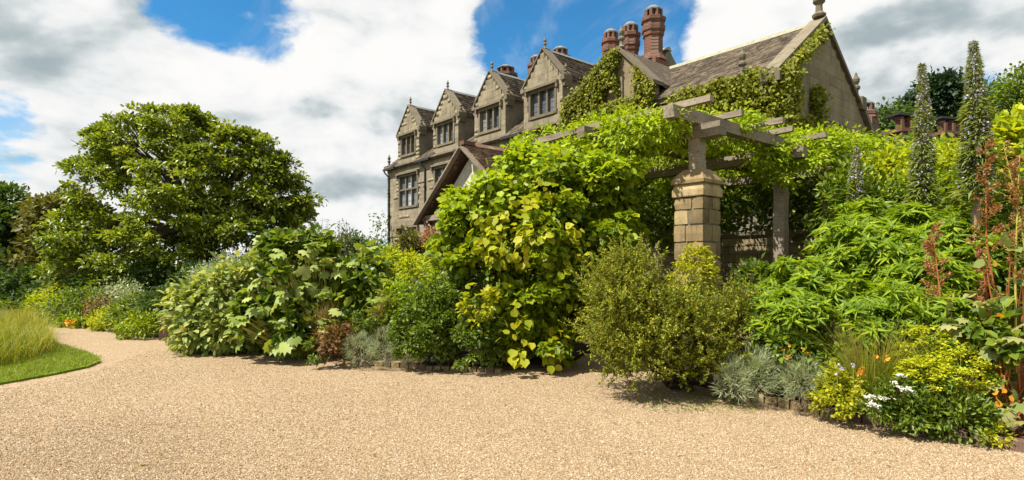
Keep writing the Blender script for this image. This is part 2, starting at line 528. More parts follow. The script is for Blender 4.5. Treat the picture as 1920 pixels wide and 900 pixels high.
# gravel
m, t = mat_new('gravel')
p_ = pos(t)
vo = t.n('ShaderNodeTexVoronoi'); t.link(p_, vo.inputs['Vector']); vo.inputs['Scale'].default_value = 74
sepc = t.n('ShaderNodeSeparateColor'); t.link(vo.outputs['Color'], sepc.inputs[0])
STONES = [(0.0, (0.17, 0.11, 0.05)), (0.2, (0.26, 0.175, 0.092)), (0.5, (0.335, 0.24, 0.133)), (0.8, (0.40, 0.30, 0.185)), (1.0, (0.54, 0.47, 0.37))]
c = t.ramp(sepc.outputs[0], STONES)
c = t.mix(t.smooth(vo.outputs['Distance'], 0.35, 0.75, 0, 0.5), c, (0.13, 0.083, 0.042))
big = t.math('ADD', t.math('MULTIPLY', t.noise(p_, 0.55, 6, 0.65), 0.6), t.math('MULTIPLY', t.noise(t.vmath('MULTIPLY', p_, (0.35, 1.5, 1)), 0.9, 5, 0.6), 0.4))
c = t.mix(t.smooth(big, 0.45, 0.7, 0, 0.45), c, (0.27, 0.185, 0.10))
M['gravel'] = finish(m, t, c, 0.85, 0.25, vo.outputs['Distance'], -0.8, 0.012)
m, t = mat_new('pebble')
r = t.n('ShaderNodeObjectInfo').outputs['Random']
c = t.ramp(r, STONES)
M['pebble'] = finish(m, t, c, 0.75, 0.3)
m, t = mat_new('ground_turf')
n = t.noise(pos(t), 0.4, 8, 0.65)
c = t.ramp(n, [(0.3, (0.05, 0.085, 0.015)), (0.7, (0.13, 0.17, 0.03))])
M['turf'] = finish(m, t, c, 0.95, 0.1, n, 0.4, 0.05)
m, t = mat_new('lawn_turf')
n = t.noise(pos(t), 6, 8, 0.7)
c = t.ramp(n, [(0.3, (0.08, 0.13, 0.010)), (0.7, (0.17, 0.23, 0.016))])
M['lawn'] = finish(m, t, c, 0.95, 0.1, n, 0.6, 0.03)

# ------------------------------------------------------------------ leaves
TPL = {
    'diamond': ([(0, 0, 0), (.48, -.5, .10), (1, 0, -.06), (.48, .5, .10)], [(0, 1, 2), (0, 2, 3)]),
    'oval': ([(0, 0, 0), (.28, -.42, .10), (.72, -.36, .08), (1, 0, -.08), (.72, .36, .08), (.28, .42, .10), (.5, 0, 0)],
             [(0, 1, 6), (1, 2, 6), (2, 3, 6), (3, 4, 6), (4, 5, 6), (5, 0, 6)]),
    'lobed': ([(0, 0, 0), (.06, -.36, .05), (.32, -.47, .06), (.55, -.47, .02), (.74, -.28, .05), (1, 0, -.12), (.74, .28, .05), (.55, .47, .02),
               (.32, .47, .06), (.06, .36, .05), (.40, 0, -.02)],
              [(i, i + 1, 10) for i in range(9)] + [(9, 0, 10)]),
    'needle': ([(0, -.12, 0), (0, .12, 0), (.6, .14, .05), (1, 0, 0), (.6, -.14, .05)], [(0, 1, 2), (0, 2, 4), (4, 2, 3)]),
    'lance': ([(0, 0, 0), (.35, -.5, .16), (.35, 0, .02), (.35, .5, .16), (1, 0, -.22)], [(0, 1, 2), (0, 2, 3), (1, 4, 2), (2, 4, 3)]),
}
# big hand-shaped leaf
_pts = [(0.42, 0, 0.06)]
_lob = 9
for i in range(_lob * 2 + 1):
    a = math.radians(-160 + 320 * i / (_lob * 2))
    rr_ = 0.58 if i % 2 == 1 else 0.40
    if i % 2 == 1: rr_ *= 0.82 + 0.18 * math.cos(a)
    _pts.append((0.42 + rr_ * math.cos(a), rr_ * math.sin(a), -0.10 * (rr_ / .6) ** 2 + (0.03 if i % 2 == 0 else -0.03)))
TPL['palm'] = (_pts, [(0, i, i + 1) for i in range(1, _lob * 2 + 1)])
for k in list(TPL):
    v, f = TPL[k]
    TPL[k] = (np.array(v, dtype=np.float64), np.array(f, dtype=np.int64))


def unit(a):
    return a / (np.linalg.norm(a, axis=1, keepdims=True) + 1e-9)


def leaf_arrays(P, D, N, L, Wd, tpl):
    tv, tf = TPL[tpl]
    n = len(P)
    D = unit(D); S = unit(np.cross(D, N)); Nn = np.cross(S, D)
    L = np.broadcast_to(L, (n,)); Wd = np.broadcast_to(Wd, (n,))
    V = (P[:, None, :] + D[:, None, :] * (tv[None, :, 0:1] * L[:, None, None])
         + S[:, None, :] * (tv[None, :, 1:2] * Wd[:, None, None]) + Nn[:, None, :] * (tv[None, :, 2:3] * L[:, None, None]))
    Fc = tf[None] + (np.arange(n) * len(tv))[:, None, None]
    return V.reshape(-1, 3), Fc.reshape(-1, 3)


LEAFMESH = {}


def leaf_objects(parent, P, D, N, L, Wd, tpl, mat, name='leaf'):
    """each leaf an object of its own sharing one mesh"""
    key = (tpl, mat)
    if key not in LEAFMESH:
        v, f = TPL[tpl]
        me = np_mesh('leaf', v, f); me.materials.append(M[mat]); LEAFMESH[key] = me
    me = LEAFMESH[key]
    D = unit(D); S = unit(np.cross(D, N)); Nn = np.cross(S, D)
    n = len(P); L = np.broadcast_to(L, (n,)); Wd = np.broadcast_to(Wd, (n,))
    base = Vector(parent.location)
    for i in range(n):
        o = bpy.data.objects.new(name, me); COL.objects.link(o); o.parent = parent
        mm = Matrix(((D[i, 0] * L[i], S[i, 0] * Wd[i], Nn[i, 0] * L[i], P[i, 0] - base.x),
                     (D[i, 1] * L[i], S[i, 1] * Wd[i], Nn[i, 1] * L[i], P[i, 1] - base.y),
                     (D[i, 2] * L[i], S[i, 2] * Wd[i], Nn[i, 2] * L[i], P[i, 2] - base.z), (0, 0, 0, 1)))
        o.matrix_local = mm


def foliage(parent, name, P, D, N, L, Wd, tpl, mat, stuff=True, nobj=0, oname='leaf'):
    """leaves of one plant as one mesh (parent's location is subtracted); the nobj nearest face-on ones become objects"""
    n = len(P); L = np.broadcast_to(L, (n,)).copy(); Wd = np.broadcast_to(Wd, (n,)).copy()
    if nobj:
        S = unit(np.cross(unit(D), N)); Nn = np.cross(S, unit(D))
        view = P - np.array([0, 0, CAM_H]); dist = np.linalg.norm(view, axis=1)
        score = np.abs((Nn * view / dist[:, None]).sum(1)) * L * Wd / dist ** 2 * np.exp(-2.2 * (dist - dist.min()))
        idx = np.argsort(-score); top = idx[:nobj]; rest = idx[nobj:]
        leaf_objects(parent, P[top], D[top], N[top], L[top], Wd[top], tpl, mat, oname)
        P, D, N, L, Wd = P[rest], D[rest], N[rest], L[rest], Wd[rest]
    base = np.array(parent.location)
    V, Fc = leaf_arrays(P - base, D, N, L, Wd, tpl)
    rnd = np.repeat(RNG.random(len(P)), len(TPL[tpl][1]))
    o = link(name, np_mesh(name, V, Fc, rnd), M[mat], parent)
    if stuff: o['kind'] = 'stuff'
    return o


def E(x0, x1, y0, y1, d, ry=None):
    """ellipsoid filling the photo box at distance d: centre and radii"""
    c = W((x0 + x1) / 2, (y0 + y1) / 2, d)
    rx = (x1 - x0) / 2 * d / F; rz = (y1 - y0) / 2 * d / F
    return (*c, rx, ry if ry else min(rx, 1.2 * rz), rz)


def lobes_sample(lobes, n, clump=60, spread=0.16, inner=0.30, front=0.6, low=True):
    """points spread through clumps that stud the lobes; returns points and outward directions"""
    lob = np.array(lobes, dtype=float)
    area = (lob[:, 3] * lob[:, 5] + lob[:, 3] * lob[:, 4] + lob[:, 4] * lob[:, 5])
    nc = max(6, n // clump)
    k = RNG.choice(len(lob), nc * 3, p=area / area.sum())
    d = unit(RNG.normal(size=(nc * 3, 3)))
    # favour the side that can be seen from the drive
    keep = (d[:, 1] < 0.25) | (RNG.random(nc * 3) > front)
    keep &= (d[:, 2] > -0.75) | (not low)
    rad = np.where(RNG.random(nc * 3) < inner, RNG.uniform(0.35, 0.8, nc * 3), RNG.uniform(0.82, 1.06, nc * 3))
    C = lob[k, :3] + d * rad[:, None] * lob[k, 3:]
    # throw out clumps buried in another lobe
    bur = np.zeros(len(C), bool)
    for j in range(len(lob)):
        q = np.linalg.norm((C - lob[j, :3]) / lob[j, 3:], axis=1)
        bur |= (q < 0.62) & (k != j)
    keep &= ~bur | (RNG.random(len(C)) < 0.15)
    C = C[keep][:nc]; k = k[keep][:nc]; d = d[keep][:nc]
    nc = len(C)
    who = RNG.integers(0, nc, n)
    sz = lob[k, 3:].mean(1) * spread * RNG.uniform(0.6, 1.4, nc)
    off = RNG.normal(size=(n, 3))
    P = C[who] + off * sz[who][:, None]
    out = unit(d[who] + 0.5 * unit(off) + np.array([0, 0, 0.15]))
    return P, out


def spray_sample(lobes, n, ns, rs, flat=.6, rmin=.55, rmax=1.12, front=.4):
    """leaves gathered on flat leafy sprays with gaps between them"""
    lob = np.array(lobes, dtype=float)
    area = lob[:, 3] * lob[:, 5] + lob[:, 3] * lob[:, 4] + lob[:, 4] * lob[:, 5]
    m = ns * 4
    k = RNG.choice(len(lob), m, p=area / area.sum()); d = unit(RNG.normal(size=(m, 3)))
    C = lob[k, :3] + d * (rmin + (rmax - rmin) * RNG.random(m) ** .5)[:, None] * lob[k, 3:]
    keep = ((d[:, 1] < .3) | (RNG.random(m) > front)) & (d[:, 2] > -.7)
    C = C[keep][:ns]; d = d[keep][:ns]; m = len(C)
    r = rs * RNG.uniform(.55, 1.35, m)
    who = RNG.integers(0, m, n); o = unit(RNG.normal(size=(n, 3))); o[:, 2] = np.where(RNG.random(n) < .7, np.abs(o[:, 2]), o[:, 2])
    P = C[who] + o * (r[who] * RNG.uniform(.45, 1.05, n))[:, None] * np.array([1, 1, flat])
    return P, unit(o + .5 * d[who] + np.array([0, 0, .2]))


def leafy(parent, name, lobes, n, L, ratio, tpl, mat, clump=60, spread=0.16, inner=0.3, up=0.55, droop=0.25, jit=0.5, nobj=0, front=0.6, zmin=0.03, sub=None):
    P, out = spray_sample(lobes, n, *sub) if sub else lobes_sample(lobes, n, clump, spread, inner, front)
    ok = P[:, 2] > zmin
    P = P[ok]; out = out[ok]; n = len(P)
    D = unit(out + jit * RNG.normal(size=(n, 3)) - np.array([0, 0, droop]))
    N = unit(out * 0.6 + np.array([0, 0, up]) + 0.45 * RNG.normal(size=(n, 3)))
    LL = L * RNG.uniform(0.6, 1.3, n)
    return foliage(parent, name, P, D, N, LL, LL * ratio, tpl, mat, nobj=nobj)


def stems(parent, name, base_pt, lobes, mat, n=7, r0=0.03, wob=0.12, join=True):
    """woody stems from the base to the lobes, one mesh"""
    mb = MB()
    lob = np.array(lobes)
    for i in range(n):
        l = lob[i % len(lob)]
        d = unit(RNG.normal(size=(1, 3)))[0]
        end = l[:3] + d * l[3:] * 0.7
        b0 = np.array(base_pt) + np.array([RNG.normal() * wob * 0.6, RNG.normal() * wob * 0.6, 0])
        mid = b0 * 0.5 + end * 0.5 + RNG.normal(size=3) * wob
        mb.tube([b0, b0 * .7 + mid * .3 + RNG.normal(size=3) * wob * .3, mid, mid * .5 + end * .5 + RNG.normal(size=3) * wob * .4, end],
                [r0, r0 * .8, r0 * .6, r0 * .4, r0 * .15], 5)
    return mb.build(name, M[mat], parent, base=tuple(parent.location))


def shrub(name, label, cat, lobes, n, L, ratio, tpl, mat, group=None, base=None, stem='bark', nst=6, r0=0.02, **kw):
    lob = np.array(lobes)
    if base is None:
        base = (lob[:, 0].mean(), lob[:, 1].mean(), max(0.0, (lob[:, 2] - lob[:, 5]).min()))
    t = empty(name, base, 0, label, cat, group)
    leafy(t, 'foliage', lobes, n, L, ratio, tpl, mat, **kw)
    if nst: stems(t, 'stem', base, lobes, stem, nst, r0)
    return t


def blades(parent, name, C, n, H, Wd, mat, spread=0.15, lean=0.5, seg=4, stuff=True, arch=0.6):
    """arching grass or strap leaves growing from round C"""
    C = np.array(C)
    a = RNG.uniform(0, 2 * math.pi, n); rad = np.sqrt(RNG.random(n)) * spread
    B = C + np.stack([np.cos(a) * rad, np.sin(a) * rad, np.zeros(n)], 1)
    a2 = a + RNG.normal(size=n) * 0.7
    out = np.stack([np.cos(a2), np.sin(a2), np.zeros(n)], 1)
    h = H * RNG.uniform(0.55, 1.15, n); le = lean * RNG.uniform(0.3, 1.3, n)
    return blade_mesh(parent, name, B, out, h, le, Wd, mat, seg, stuff, arch)


def blade_mesh(parent, name, B, out, h, le, Wd, mat, seg=4, stuff=True, arch=0.6):
    n = len(B); base = np.array(parent.location) if parent is not None else np.zeros(3)
    side = np.stack([-out[:, 1], out[:, 0], np.zeros(n)], 1)
    tw = RNG.normal(size=n) * 0.6
    side = side * np.cos(tw)[:, None] + out * np.sin(tw)[:, None]
    Vs = []
    for i in range(seg + 1):
        u = i / seg
        c = B + out * (le * h * u ** 2)[:, None]
        c[:, 2] += h * (u - arch * np.minimum(le, 1.2) * 0.5 * u ** 2.6)
        w = Wd * (1 - u ** 1.8) + 0.0005
        Vs += [c - side * w / 2, c + side * w / 2]
    V = np.stack(Vs, 1).reshape(-1, 3) - base
    f = []
    for i in range(seg):
        f += [(2 * i, 2 * i + 1, 2 * i + 3), (2 * i, 2 * i + 3, 2 * i + 2)]
    f = np.array(f)
    Fc = (f[None] + (np.arange(n) * (2 * seg + 2))[:, None, None]).reshape(-1, 3)
    rnd = np.repeat(RNG.random(n), len(f))
    o = link(name, np_mesh(name, V, Fc, rnd), M[mat], parent)
    if stuff: o['kind'] = 'stuff'
    return o


# ------------------------------------------------------------------ setting: ground, gravel, beds, lawn
def sheet(name, pts, z, mat, kind='structure'):
    me = bpy.data.meshes.new(name)
    me.from_pydata([(p[0], p[1], z) for p in pts], [], [tuple(range(len(pts)))]); me.update()
    return tag(link(name, me, M[mat]), kind=kind)


sheet('ground', [(-900, -300), (900, -300), (900, 1500), (-900, 1500)], -0.02, 'turf')
sheet('gravel_drive', [(-40, -25), (14, -25), (14, 24), (-40, 30)], 0.0, 'gravel')

# front edge of the planting, from the right foreground to the far end of the path
EDGE = [(8.5, 1.5), (6.5, 3.6), tuple(G(1900, 838)[:2]), tuple(G(1760, 812)[:2]), tuple(G(1540, 775)[:2]), tuple(G(1420, 748)[:2]), tuple(G(1300, 722)[:2]),
        tuple(G(1230, 690)[:2]), (2.2, 10.2), (1.4, 10.6), tuple(G(1060, 688)[:2]), tuple(G(960, 694)[:2]), tuple(G(850, 694)[:2]), tuple(G(740, 688)[:2]), tuple(G(640, 676)[:2]),
        tuple(G(480, 662)[:2]), tuple(G(370, 655)[:2]), tuple(G(335, 640)[:2]), tuple(G(300, 635)[:2]), tuple(G(230, 626)[:2]), tuple(G(150, 616)[:2]), tuple(G(85, 609)[:2]), (-16.5, 17.0), (-30, 22)]
ROWS = [(0.0, -0.02), (0.02, 0.05), (0.5, 0.14), (1.3, 0.32), (2.3, 0.70), (3.6, 1.05), (8, 1.35), (30, 1.6), (70, 1.6)]
ev = []
E2 = np.array(EDGE)
for i, e in enumerate(E2):
    a = E2[max(0, i - 1)]; b = E2[min(len(E2) - 1, i + 1)]
    tng = (b - a) / np.linalg.norm(b - a)
    nrm = np.array([tng[1], -tng[0]])
    if nrm[1] < 0 and nrm[0] < 0: nrm = -nrm
    nrm = nrm * 0.35 + np.array([0.32, 0.95]) * 0.65 if i > 3 else nrm * 0.5 + np.array([0.8, 0.6]) * 0.5
    for dd, hh in ROWS:
        ev.append((e[0] + nrm[0] * dd, e[1] + nrm[1] * dd, hh * (0.1 if i > 19 else 1) + (RNG.normal() * 0.02 if 0.1 < dd < 5 else 0)))
nr = len(ROWS); ef = []
for i in range(len(E2) - 1):
    for j in range(nr - 1):
        ef.append((i * nr + j, i * nr + j + 1, (i + 1) * nr + j + 1, (i + 1) * nr + j))
me = bpy.data.meshes.new('flower_bed_terrain'); me.from_pydata(ev, [], ef); me.update()
tag(link('flower_bed_terrain', me, M['soil']), kind='structure')

LAWN = [tuple(G(-90, 735)[:2]), tuple(G(0, 722)[:2]), tuple(G(100, 704)[:2]), tuple(G(165, 690)[:2]), tuple(G(188, 680)[:2]), tuple(G(178, 670)[:2]), tuple(G(145, 658)[:2]),
        tuple(G(110, 648)[:2]), tuple(G(85, 630)[:2]), tuple(G(70, 613)[:2]), (-17.5, 16.5), (-31, 21), (-60, 24), (-60, 6)]
mb = MB()
mb.prism([(p[0], p[1]) for p in LAWN], 2, -0.01, 0.035)
tag(mb.build('lawn', M['lawn']), kind='structure')


def in_poly(P, poly):
    x, y = P[:, 0], P[:, 1]; c = np.zeros(len(P), bool); n = len(poly)
    for i in range(n):
        x1, y1 = poly[i]; x2, y2 = poly[(i + 1) % n]
        hit = ((y1 > y) != (y2 > y)) & (x < (x2 - x1) * (y - y1) / (y2 - y1 + 1e-12) + x1)
        c ^= hit
    return c


# short mown grass along the lawn edge
P = np.stack([RNG.uniform(-12.5, -6.2, 90000), RNG.uniform(7.0, 12.5, 90000), np.full(90000, 0.03)], 1)
P = P[in_poly(P, LAWN)]
P[:, :2] += RNG.normal(size=(len(P), 2)) * .035
a = RNG.uniform(0, 2 * math.pi, len(P))
dummy = empty('lawn_grass', (0, 0, 0)); 
o = blade_mesh(None, 'lawn_grass', P, np.stack([np.cos(a), np.sin(a), 0 * a], 1), RNG.uniform(0.03, 0.07, len(P)), RNG.uniform(0.2, 1.2, len(P)), 0.012, 'leaf_lawn', 1)
bpy.data.objects.remove(dummy)
tag(o, 'short bright green mown grass beside the gravel at the left', 'grass', kind='stuff')
# meadow
MEADOW = [tuple(G(-120, 705)[:2]), tuple(G(0, 692)[:2]), tuple(G(60, 678)[:2]), tuple(G(100, 662)[:2]), tuple(G(92, 645)[:2]), tuple(G(75, 628)[:2]), tuple(G(45, 612)[:2]), (-20, 18), (-28, 18), (-28, 8)]
P = np.stack([RNG.uniform(-24, -7.5, 150000), RNG.uniform(7.5, 18, 150000), np.full(150000, 0.03)], 1)
P = P[in_poly(P, MEADOW)]
P = P[RNG.random(len(P)) < np.clip(1.4 - (P[:, 1] - 8) / 16, 0.3, 1)]
a = RNG.uniform(0, 2 * math.pi, len(P))
patch = 0.75 + 0.35 * np.sin(P[:, 0] * 1.7 + 1.3 * np.sin(P[:, 1] * 1.1)) * np.cos(P[:, 1] * 1.9)
o = blade_mesh(None, 'meadow_grass', P, np.stack([np.cos(a), np.sin(a), 0 * a], 1), RNG.uniform(0.3, 0.85, len(P)) * patch, RNG.uniform(0.1, 0.9, len(P)), 0.011, 'leaf_meadow', 3)
tag(o, 'tall unmown meadow grass going to seed behind the lawn edge', 'grass', kind='stuff')

# loose gravel near the viewer: real pebbles scattered over a sheet
pb = MB()
pv = [(1, 0, 0), (-1, 0, 0), (0, 1, 0), (0, -1, 0), (0.1, 0.1, .55), (0.1, -0.1, -.55), (.62, .62, .25), (-.62, -.6, .2), (.6, -.62, .2), (-.62, .6, .25)]
import bmesh
bm = bmesh.new()
for v in pv: bm.verts.new(v)
bmesh.ops.convex_hull(bm, input=bm.verts)
pme = bpy.data.meshes.new('pebble'); bm.to_mesh(pme); bm.free(); pme.materials.append(M['pebble'])
grid_pts = [(-9.0, 3.4), (7.2, 3.4), tuple(G(1900, 845)[:2]), tuple(G(1540, 782)[:2]), tuple(G(1300, 740)[:2]), tuple(G(1240, 705)[:2]), tuple(G(1180, 690)[:2]), tuple(G(1060, 694)[:2]), tuple(G(850, 702)[:2]),
            tuple(G(640, 688)[:2]), tuple(G(480, 672)[:2]), tuple(G(370, 664)[:2]), tuple(G(300, 650)[:2]), tuple(G(195, 690)[:2]), tuple(G(100, 712)[:2]), tuple(G(0, 730)[:2])]
N0 = 380000
d = 1 / RNG.uniform(1 / 11.0, 1 / 3.9, N0)           # more pebbles close by
x = RNG.uniform(-1.0, 1.0, N0) * d * 1.0
P = np.stack([x, d, np.full(N0, 0.0008)], 1)
P = P[in_poly(P, grid_pts)]
bare = np.sin(P[:, 0] * 1.1 + .6 * np.sin(P[:, 1] * .9)) * np.sin(P[:, 1] * 1.7 + 1.2 * np.sin(P[:, 0] * .5)) + .35 * np.sin(P[:, 0] * 3.1 + P[:, 1] * 2.3)
P = P[RNG.random(len(P)) < np.clip(.75 + .3 * bare, .45, 1)]
n = len(P)
size = RNG.uniform(0.0036, 0.0078, n) * (1 + 0.5 * (RNG.random(n) > 0.97))
pc = bpy.data.meshes.new('loose_gravel')
pc.vertices.add(n); pc.vertices.foreach_set('co', np.ascontiguousarray(P, dtype=np.float32).ravel())
at = pc.attributes.new('psize', 'FLOAT', 'POINT'); at.data.foreach_set('value', size.astype(np.float32))
at = pc.attributes.new('prot', 'FLOAT_VECTOR', 'POINT'); at.data.foreach_set('vector', RNG.uniform(0, 6.28, (n, 3)).astype(np.float32).ravel())
loose = link('loose_gravel', pc, None)
proto = bpy.data.objects.new('pebble_shape', pme)   # never linked: only instanced
ng = bpy.data.node_groups.new('scatter_pebbles', 'GeometryNodeTree')
ng.interface.new_socket('Geometry', in_out='INPUT', socket_type='NodeSocketGeometry')
ng.interface.new_socket('Geometry', in_out='OUTPUT', socket_type='NodeSocketGeometry')
gi = ng.nodes.new('NodeGroupInput'); gout = ng.nodes.new('NodeGroupOutput')
m2p = ng.nodes.new('GeometryNodeMeshToPoints'); iop = ng.nodes.new('GeometryNodeInstanceOnPoints')
oi = ng.nodes.new('GeometryNodeObjectInfo'); oi.inputs['Object'].default_value = proto
a1 = ng.nodes.new('GeometryNodeInputNamedAttribute'); a1.data_type = 'FLOAT'; a1.inputs[0].default_value = 'psize'
a2 = ng.nodes.new('GeometryNodeInputNamedAttribute'); a2.data_type = 'FLOAT_VECTOR'; a2.inputs[0].default_value = 'prot'
L_ = ng.links.new
L_(gi.outputs[0], m2p.inputs[0]); L_(m2p.outputs[0], iop.inputs['Points']); L_(oi.outputs['Geometry'], iop.inputs['Instance'])
L_(a1.outputs[0], iop.inputs['Scale']); L_(a2.outputs[0], iop.inputs['Rotation']); L_(iop.outputs[0], gout.inputs[0])
md = loose.modifiers.new('scatter', 'NODES'); md.node_group = ng
tag(loose, 'loose honey coloured pebbles covering the drive', 'gravel', kind='stuff')

# ------------------------------------------------------------------ stone blocks
bm = bmesh.new()
bmesh.ops.create_cube(bm, size=1.0)
bmesh.ops.bevel(bm, geom=bm.edges[:], offset=0.022, segments=1, affect='EDGES')
BLOCK_ME = bpy.data.meshes.new('stone_block'); bm.to_mesh(BLOCK_ME); bm.free()
BLOCKS = {}
ROUGH = []
for _k in range(5):
    bm = bmesh.new(); bmesh.ops.create_cube(bm, size=1.0)
    bmesh.ops.subdivide_edges(bm, edges=bm.edges[:], cuts=1, use_grid_fill=True)
    for v in bm.verts:
        r_ = v.co.length; cor = .93 if r_ > .8 else (.97 if r_ > .6 else 1.03)
        v.co = v.co * cor + Vector((random.uniform(-.02, .02), random.uniform(-.02, .02), random.uniform(-.025, .025)))
    me_ = bpy.data.meshes.new('rough_stone'); bm.to_mesh(me_); bm.free(); ROUGH.append(me_)


def block_mesh(mat):
    if mat == 'pillar':
        key = (mat, random.randrange(5))
        if key not in BLOCKS:
            me = ROUGH[key[1]].copy(); me.materials.append(M[mat]); BLOCKS[key] = me
        return BLOCKS[key]
    if mat not in BLOCKS:
        me = BLOCK_ME.copy(); me.materials.clear(); me.materials.append(M[mat]); BLOCKS[mat] = me
    return BLOCKS[mat]


def block(parent, c, size, mat, name='stone', rot=None):
    base = BASE.get(parent.name, (0, 0, 0))
    o = bpy.data.objects.new(name, block_mesh(mat)); COL.objects.link(o); o.parent = parent
    o.location = (c[0] - base[0], c[1] - base[1], c[2] - base[2]); o.scale = size
    if rot: o.rotation_euler = rot
    return o


def boxes_stuff(parent, name, cs, mat):
    """many small boxes (centre, size) as one part"""
    base = np.array(BASE.get(parent.name, (0, 0, 0)))
    cs = np.array(cs)
    c = cs[:, :3] - base; h = cs[:, 3:6] / 2
    k = np.array([(-1, -1, -1), (1, -1, -1), (1, 1, -1), (-1, 1, -1), (-1, -1, 1), (1, -1, 1), (1, 1, 1), (-1, 1, 1)])
    V = (c[:, None, :] + k[None] * h[:, None, :]).reshape(-1, 3)
    q = np.array([(0, 3, 2, 1), (4, 5, 6, 7), (0, 1, 5, 4), (1, 2, 6, 5), (2, 3, 7, 6), (3, 0, 4, 7)])
    Fc = (q[None] + (np.arange(len(c)) * 8)[:, None, None]).reshape(-1, 4)
    o = link(name, np_mesh(name, V, Fc, np.repeat(RNG.random(len(c)), 6)), M[mat], parent)
    o['kind'] = 'stuff'
    return o


# ------------------------------------------------------------------ the manor house
T0 = 19.6                      # distance of the front wall along Vv
EZ = CAM_H                     # heights below are given above eye level, EZ lifts them to the ground frame
ZB = 1.2
house = frame_empty('manor_house', (T0, 9.1, ZB), label='old sandstone manor house with a row of steep gables and tiled roofs', cat='house')
S_END = 37.5
GAB = [34.5, 29.9, 25.4, 21.05]
GW = 1.42
holes = []
for s in GAB:
    holes.append((s - 0.9, s + 0.9, 7.5 + EZ, 8.72 + EZ))       # attic window
    holes.append((s - 1.2, s + 1.2, 3.95 + EZ, 6.05 + EZ))      # first floor
    holes.append((s - 1.2, s + 1.2, 0.2 + EZ, 2.35 + EZ))       # ground floor


def wall_cells(s0, s1, z0, z1, holes):
    ss = sorted({s0, s1} | {h[0] for h in holes if s0 < h[0] < s1} | {h[1] for h in holes if s0 < h[1] < s1})
    zz = sorted({z0, z1} | {h[2] for h in holes if z0 < h[2] < z1} | {h[3] for h in holes if z0 < h[3] < z1})
    for a, b in zip(ss, ss[1:]):
        for c, d in zip(zz, zz[1:]):
            ms, mz = (a + b) / 2, (c + d) / 2
            if not any(h[0] < ms < h[1] and h[2] < mz < h[3] for h in holes):
                yield a, b, c, d


mb = MB()
EAVE = 7.0 + EZ
for a, b, c, d in wall_cells(16.5, S_END, ZB, EAVE, holes): mb.box(T0, T0 + 0.5, a, b, c, d)
for a, b, c, d in wall_cells(9.1, 16.5, ZB, 6.78 + EZ, []): mb.box(T0, T0 + 0.5, a, b, c, d)
for s in GAB:
    for a, b, c, d in wall_cells(s - GW, s + GW, EAVE, 9.17 + EZ, holes): mb.box(T0, T0 + 0.4, a, b, c, d)
    mb.prism([(s - GW, 9.17 + EZ), (s + GW, 9.17 + EZ), (s, 10.78 + EZ)], 0, T0, T0 + 0.4)
    mb.box(T0 + 0.4, T0 + 3.0, s - GW + 0.02, s - GW + 0.25, EAVE - 0.3, 9.15 + EZ)   # cheeks
    mb.box(T0 + 0.4, T0 + 3.0, s + GW - 0.25, s + GW - 0.02, EAVE - 0.3, 9.15 + EZ)
# back, far end and the near gable end
RT = T0 + 3.4; RZ = 9.2 + EZ; RE = 6.78 + EZ; TB = T0 + 6.8
mb.box(TB, TB + 0.4, 9.1, S_END, ZB, RE)
MT = T0 + 4.2; MZ = 10.5 + EZ
mb.prism([(T0 + 0.5, ZB), (TB + 1.6, ZB), (TB + 1.6, EAVE), (MT, MZ), (T0 + 0.5, EAVE)], 1, S_END - 0.5, S_END - 0.002)
mb.build('wall', M['mortar'], house)
# gable end facing us, with a catslide on its right
GE = [(T0 + 0.002, ZB), (T0 + 9.4, ZB), (T0 + 9.4, 4.4 + EZ), (TB, RE), (RT, RZ), (T0 + 0.002, RE)]
mb = MB()
# gable window hole is shallow: the wall is one slab, the window sits proud in its stone frame
mb.prism(GE, 1, 9.12, 9.5)
mb.build('gable_wall', M['gold_stone'], house)
mb = MB(); mb.prism([(T0 + 0.6, ZB), (TB + 1.0, ZB), (TB + 1.0, EAVE), (MT, MZ - .05), (T0 + 0.6, EAVE)], 1, 16.5, 16.9)
mb.build('cross_wall', M['mortar'], house)


def inside_gable(t, z):
    if z < ZB or t < T0 or t > T0 + 9.4: return False
    if t <= RT: return z < RE + (RZ - RE) * (t - T0) / (RT - T0)
    if t <= TB: return z < RZ + (RE - RZ) * (t - RT) / (TB - RT)
    return z < RE + (4.4 + EZ - RE) * (t - TB) / (T0 + 9.4 - TB)


gw = (T0 + 3.0, T0 + 5.2, 3.3 + EZ, 4.9 + EZ)     # gable window, t0 t1 z0 z1
z = ZB + 1.6
cnt = 0
row = 0
while z < RZ - 0.3:
    hh = random.choice([0.30, 0.34, 0.38])
    tt = T0 + 0.01 + (0.0 if row % 2 else -0.3)
    while tt < T0 + 9.4:
        ll = random.uniform(0.55, 1.15)
        a, b = max(tt, T0 + 0.01), tt + ll
        while b > a + 0.25 and not (inside_gable(b - 0.02, z + hh) and inside_gable(b - 0.02, z)): b -= 0.1
        ok = b - a > 0.22 and inside_gable(a + .02, z + hh) and not (b > gw[0] - .1 and a < gw[1] + .1 and z + hh > gw[2] - .1 and z < gw[3] + .35)
        if ok and cnt < 290:
            block(house, ((a + b) / 2, 9.12, z + hh / 2), (b - a - 0.007, 0.10 + random.uniform(-.01, .014), hh - 0.007), 'gold_stone', 'wall_stone')
            cnt += 1
        tt += ll
    z += hh; row += 1

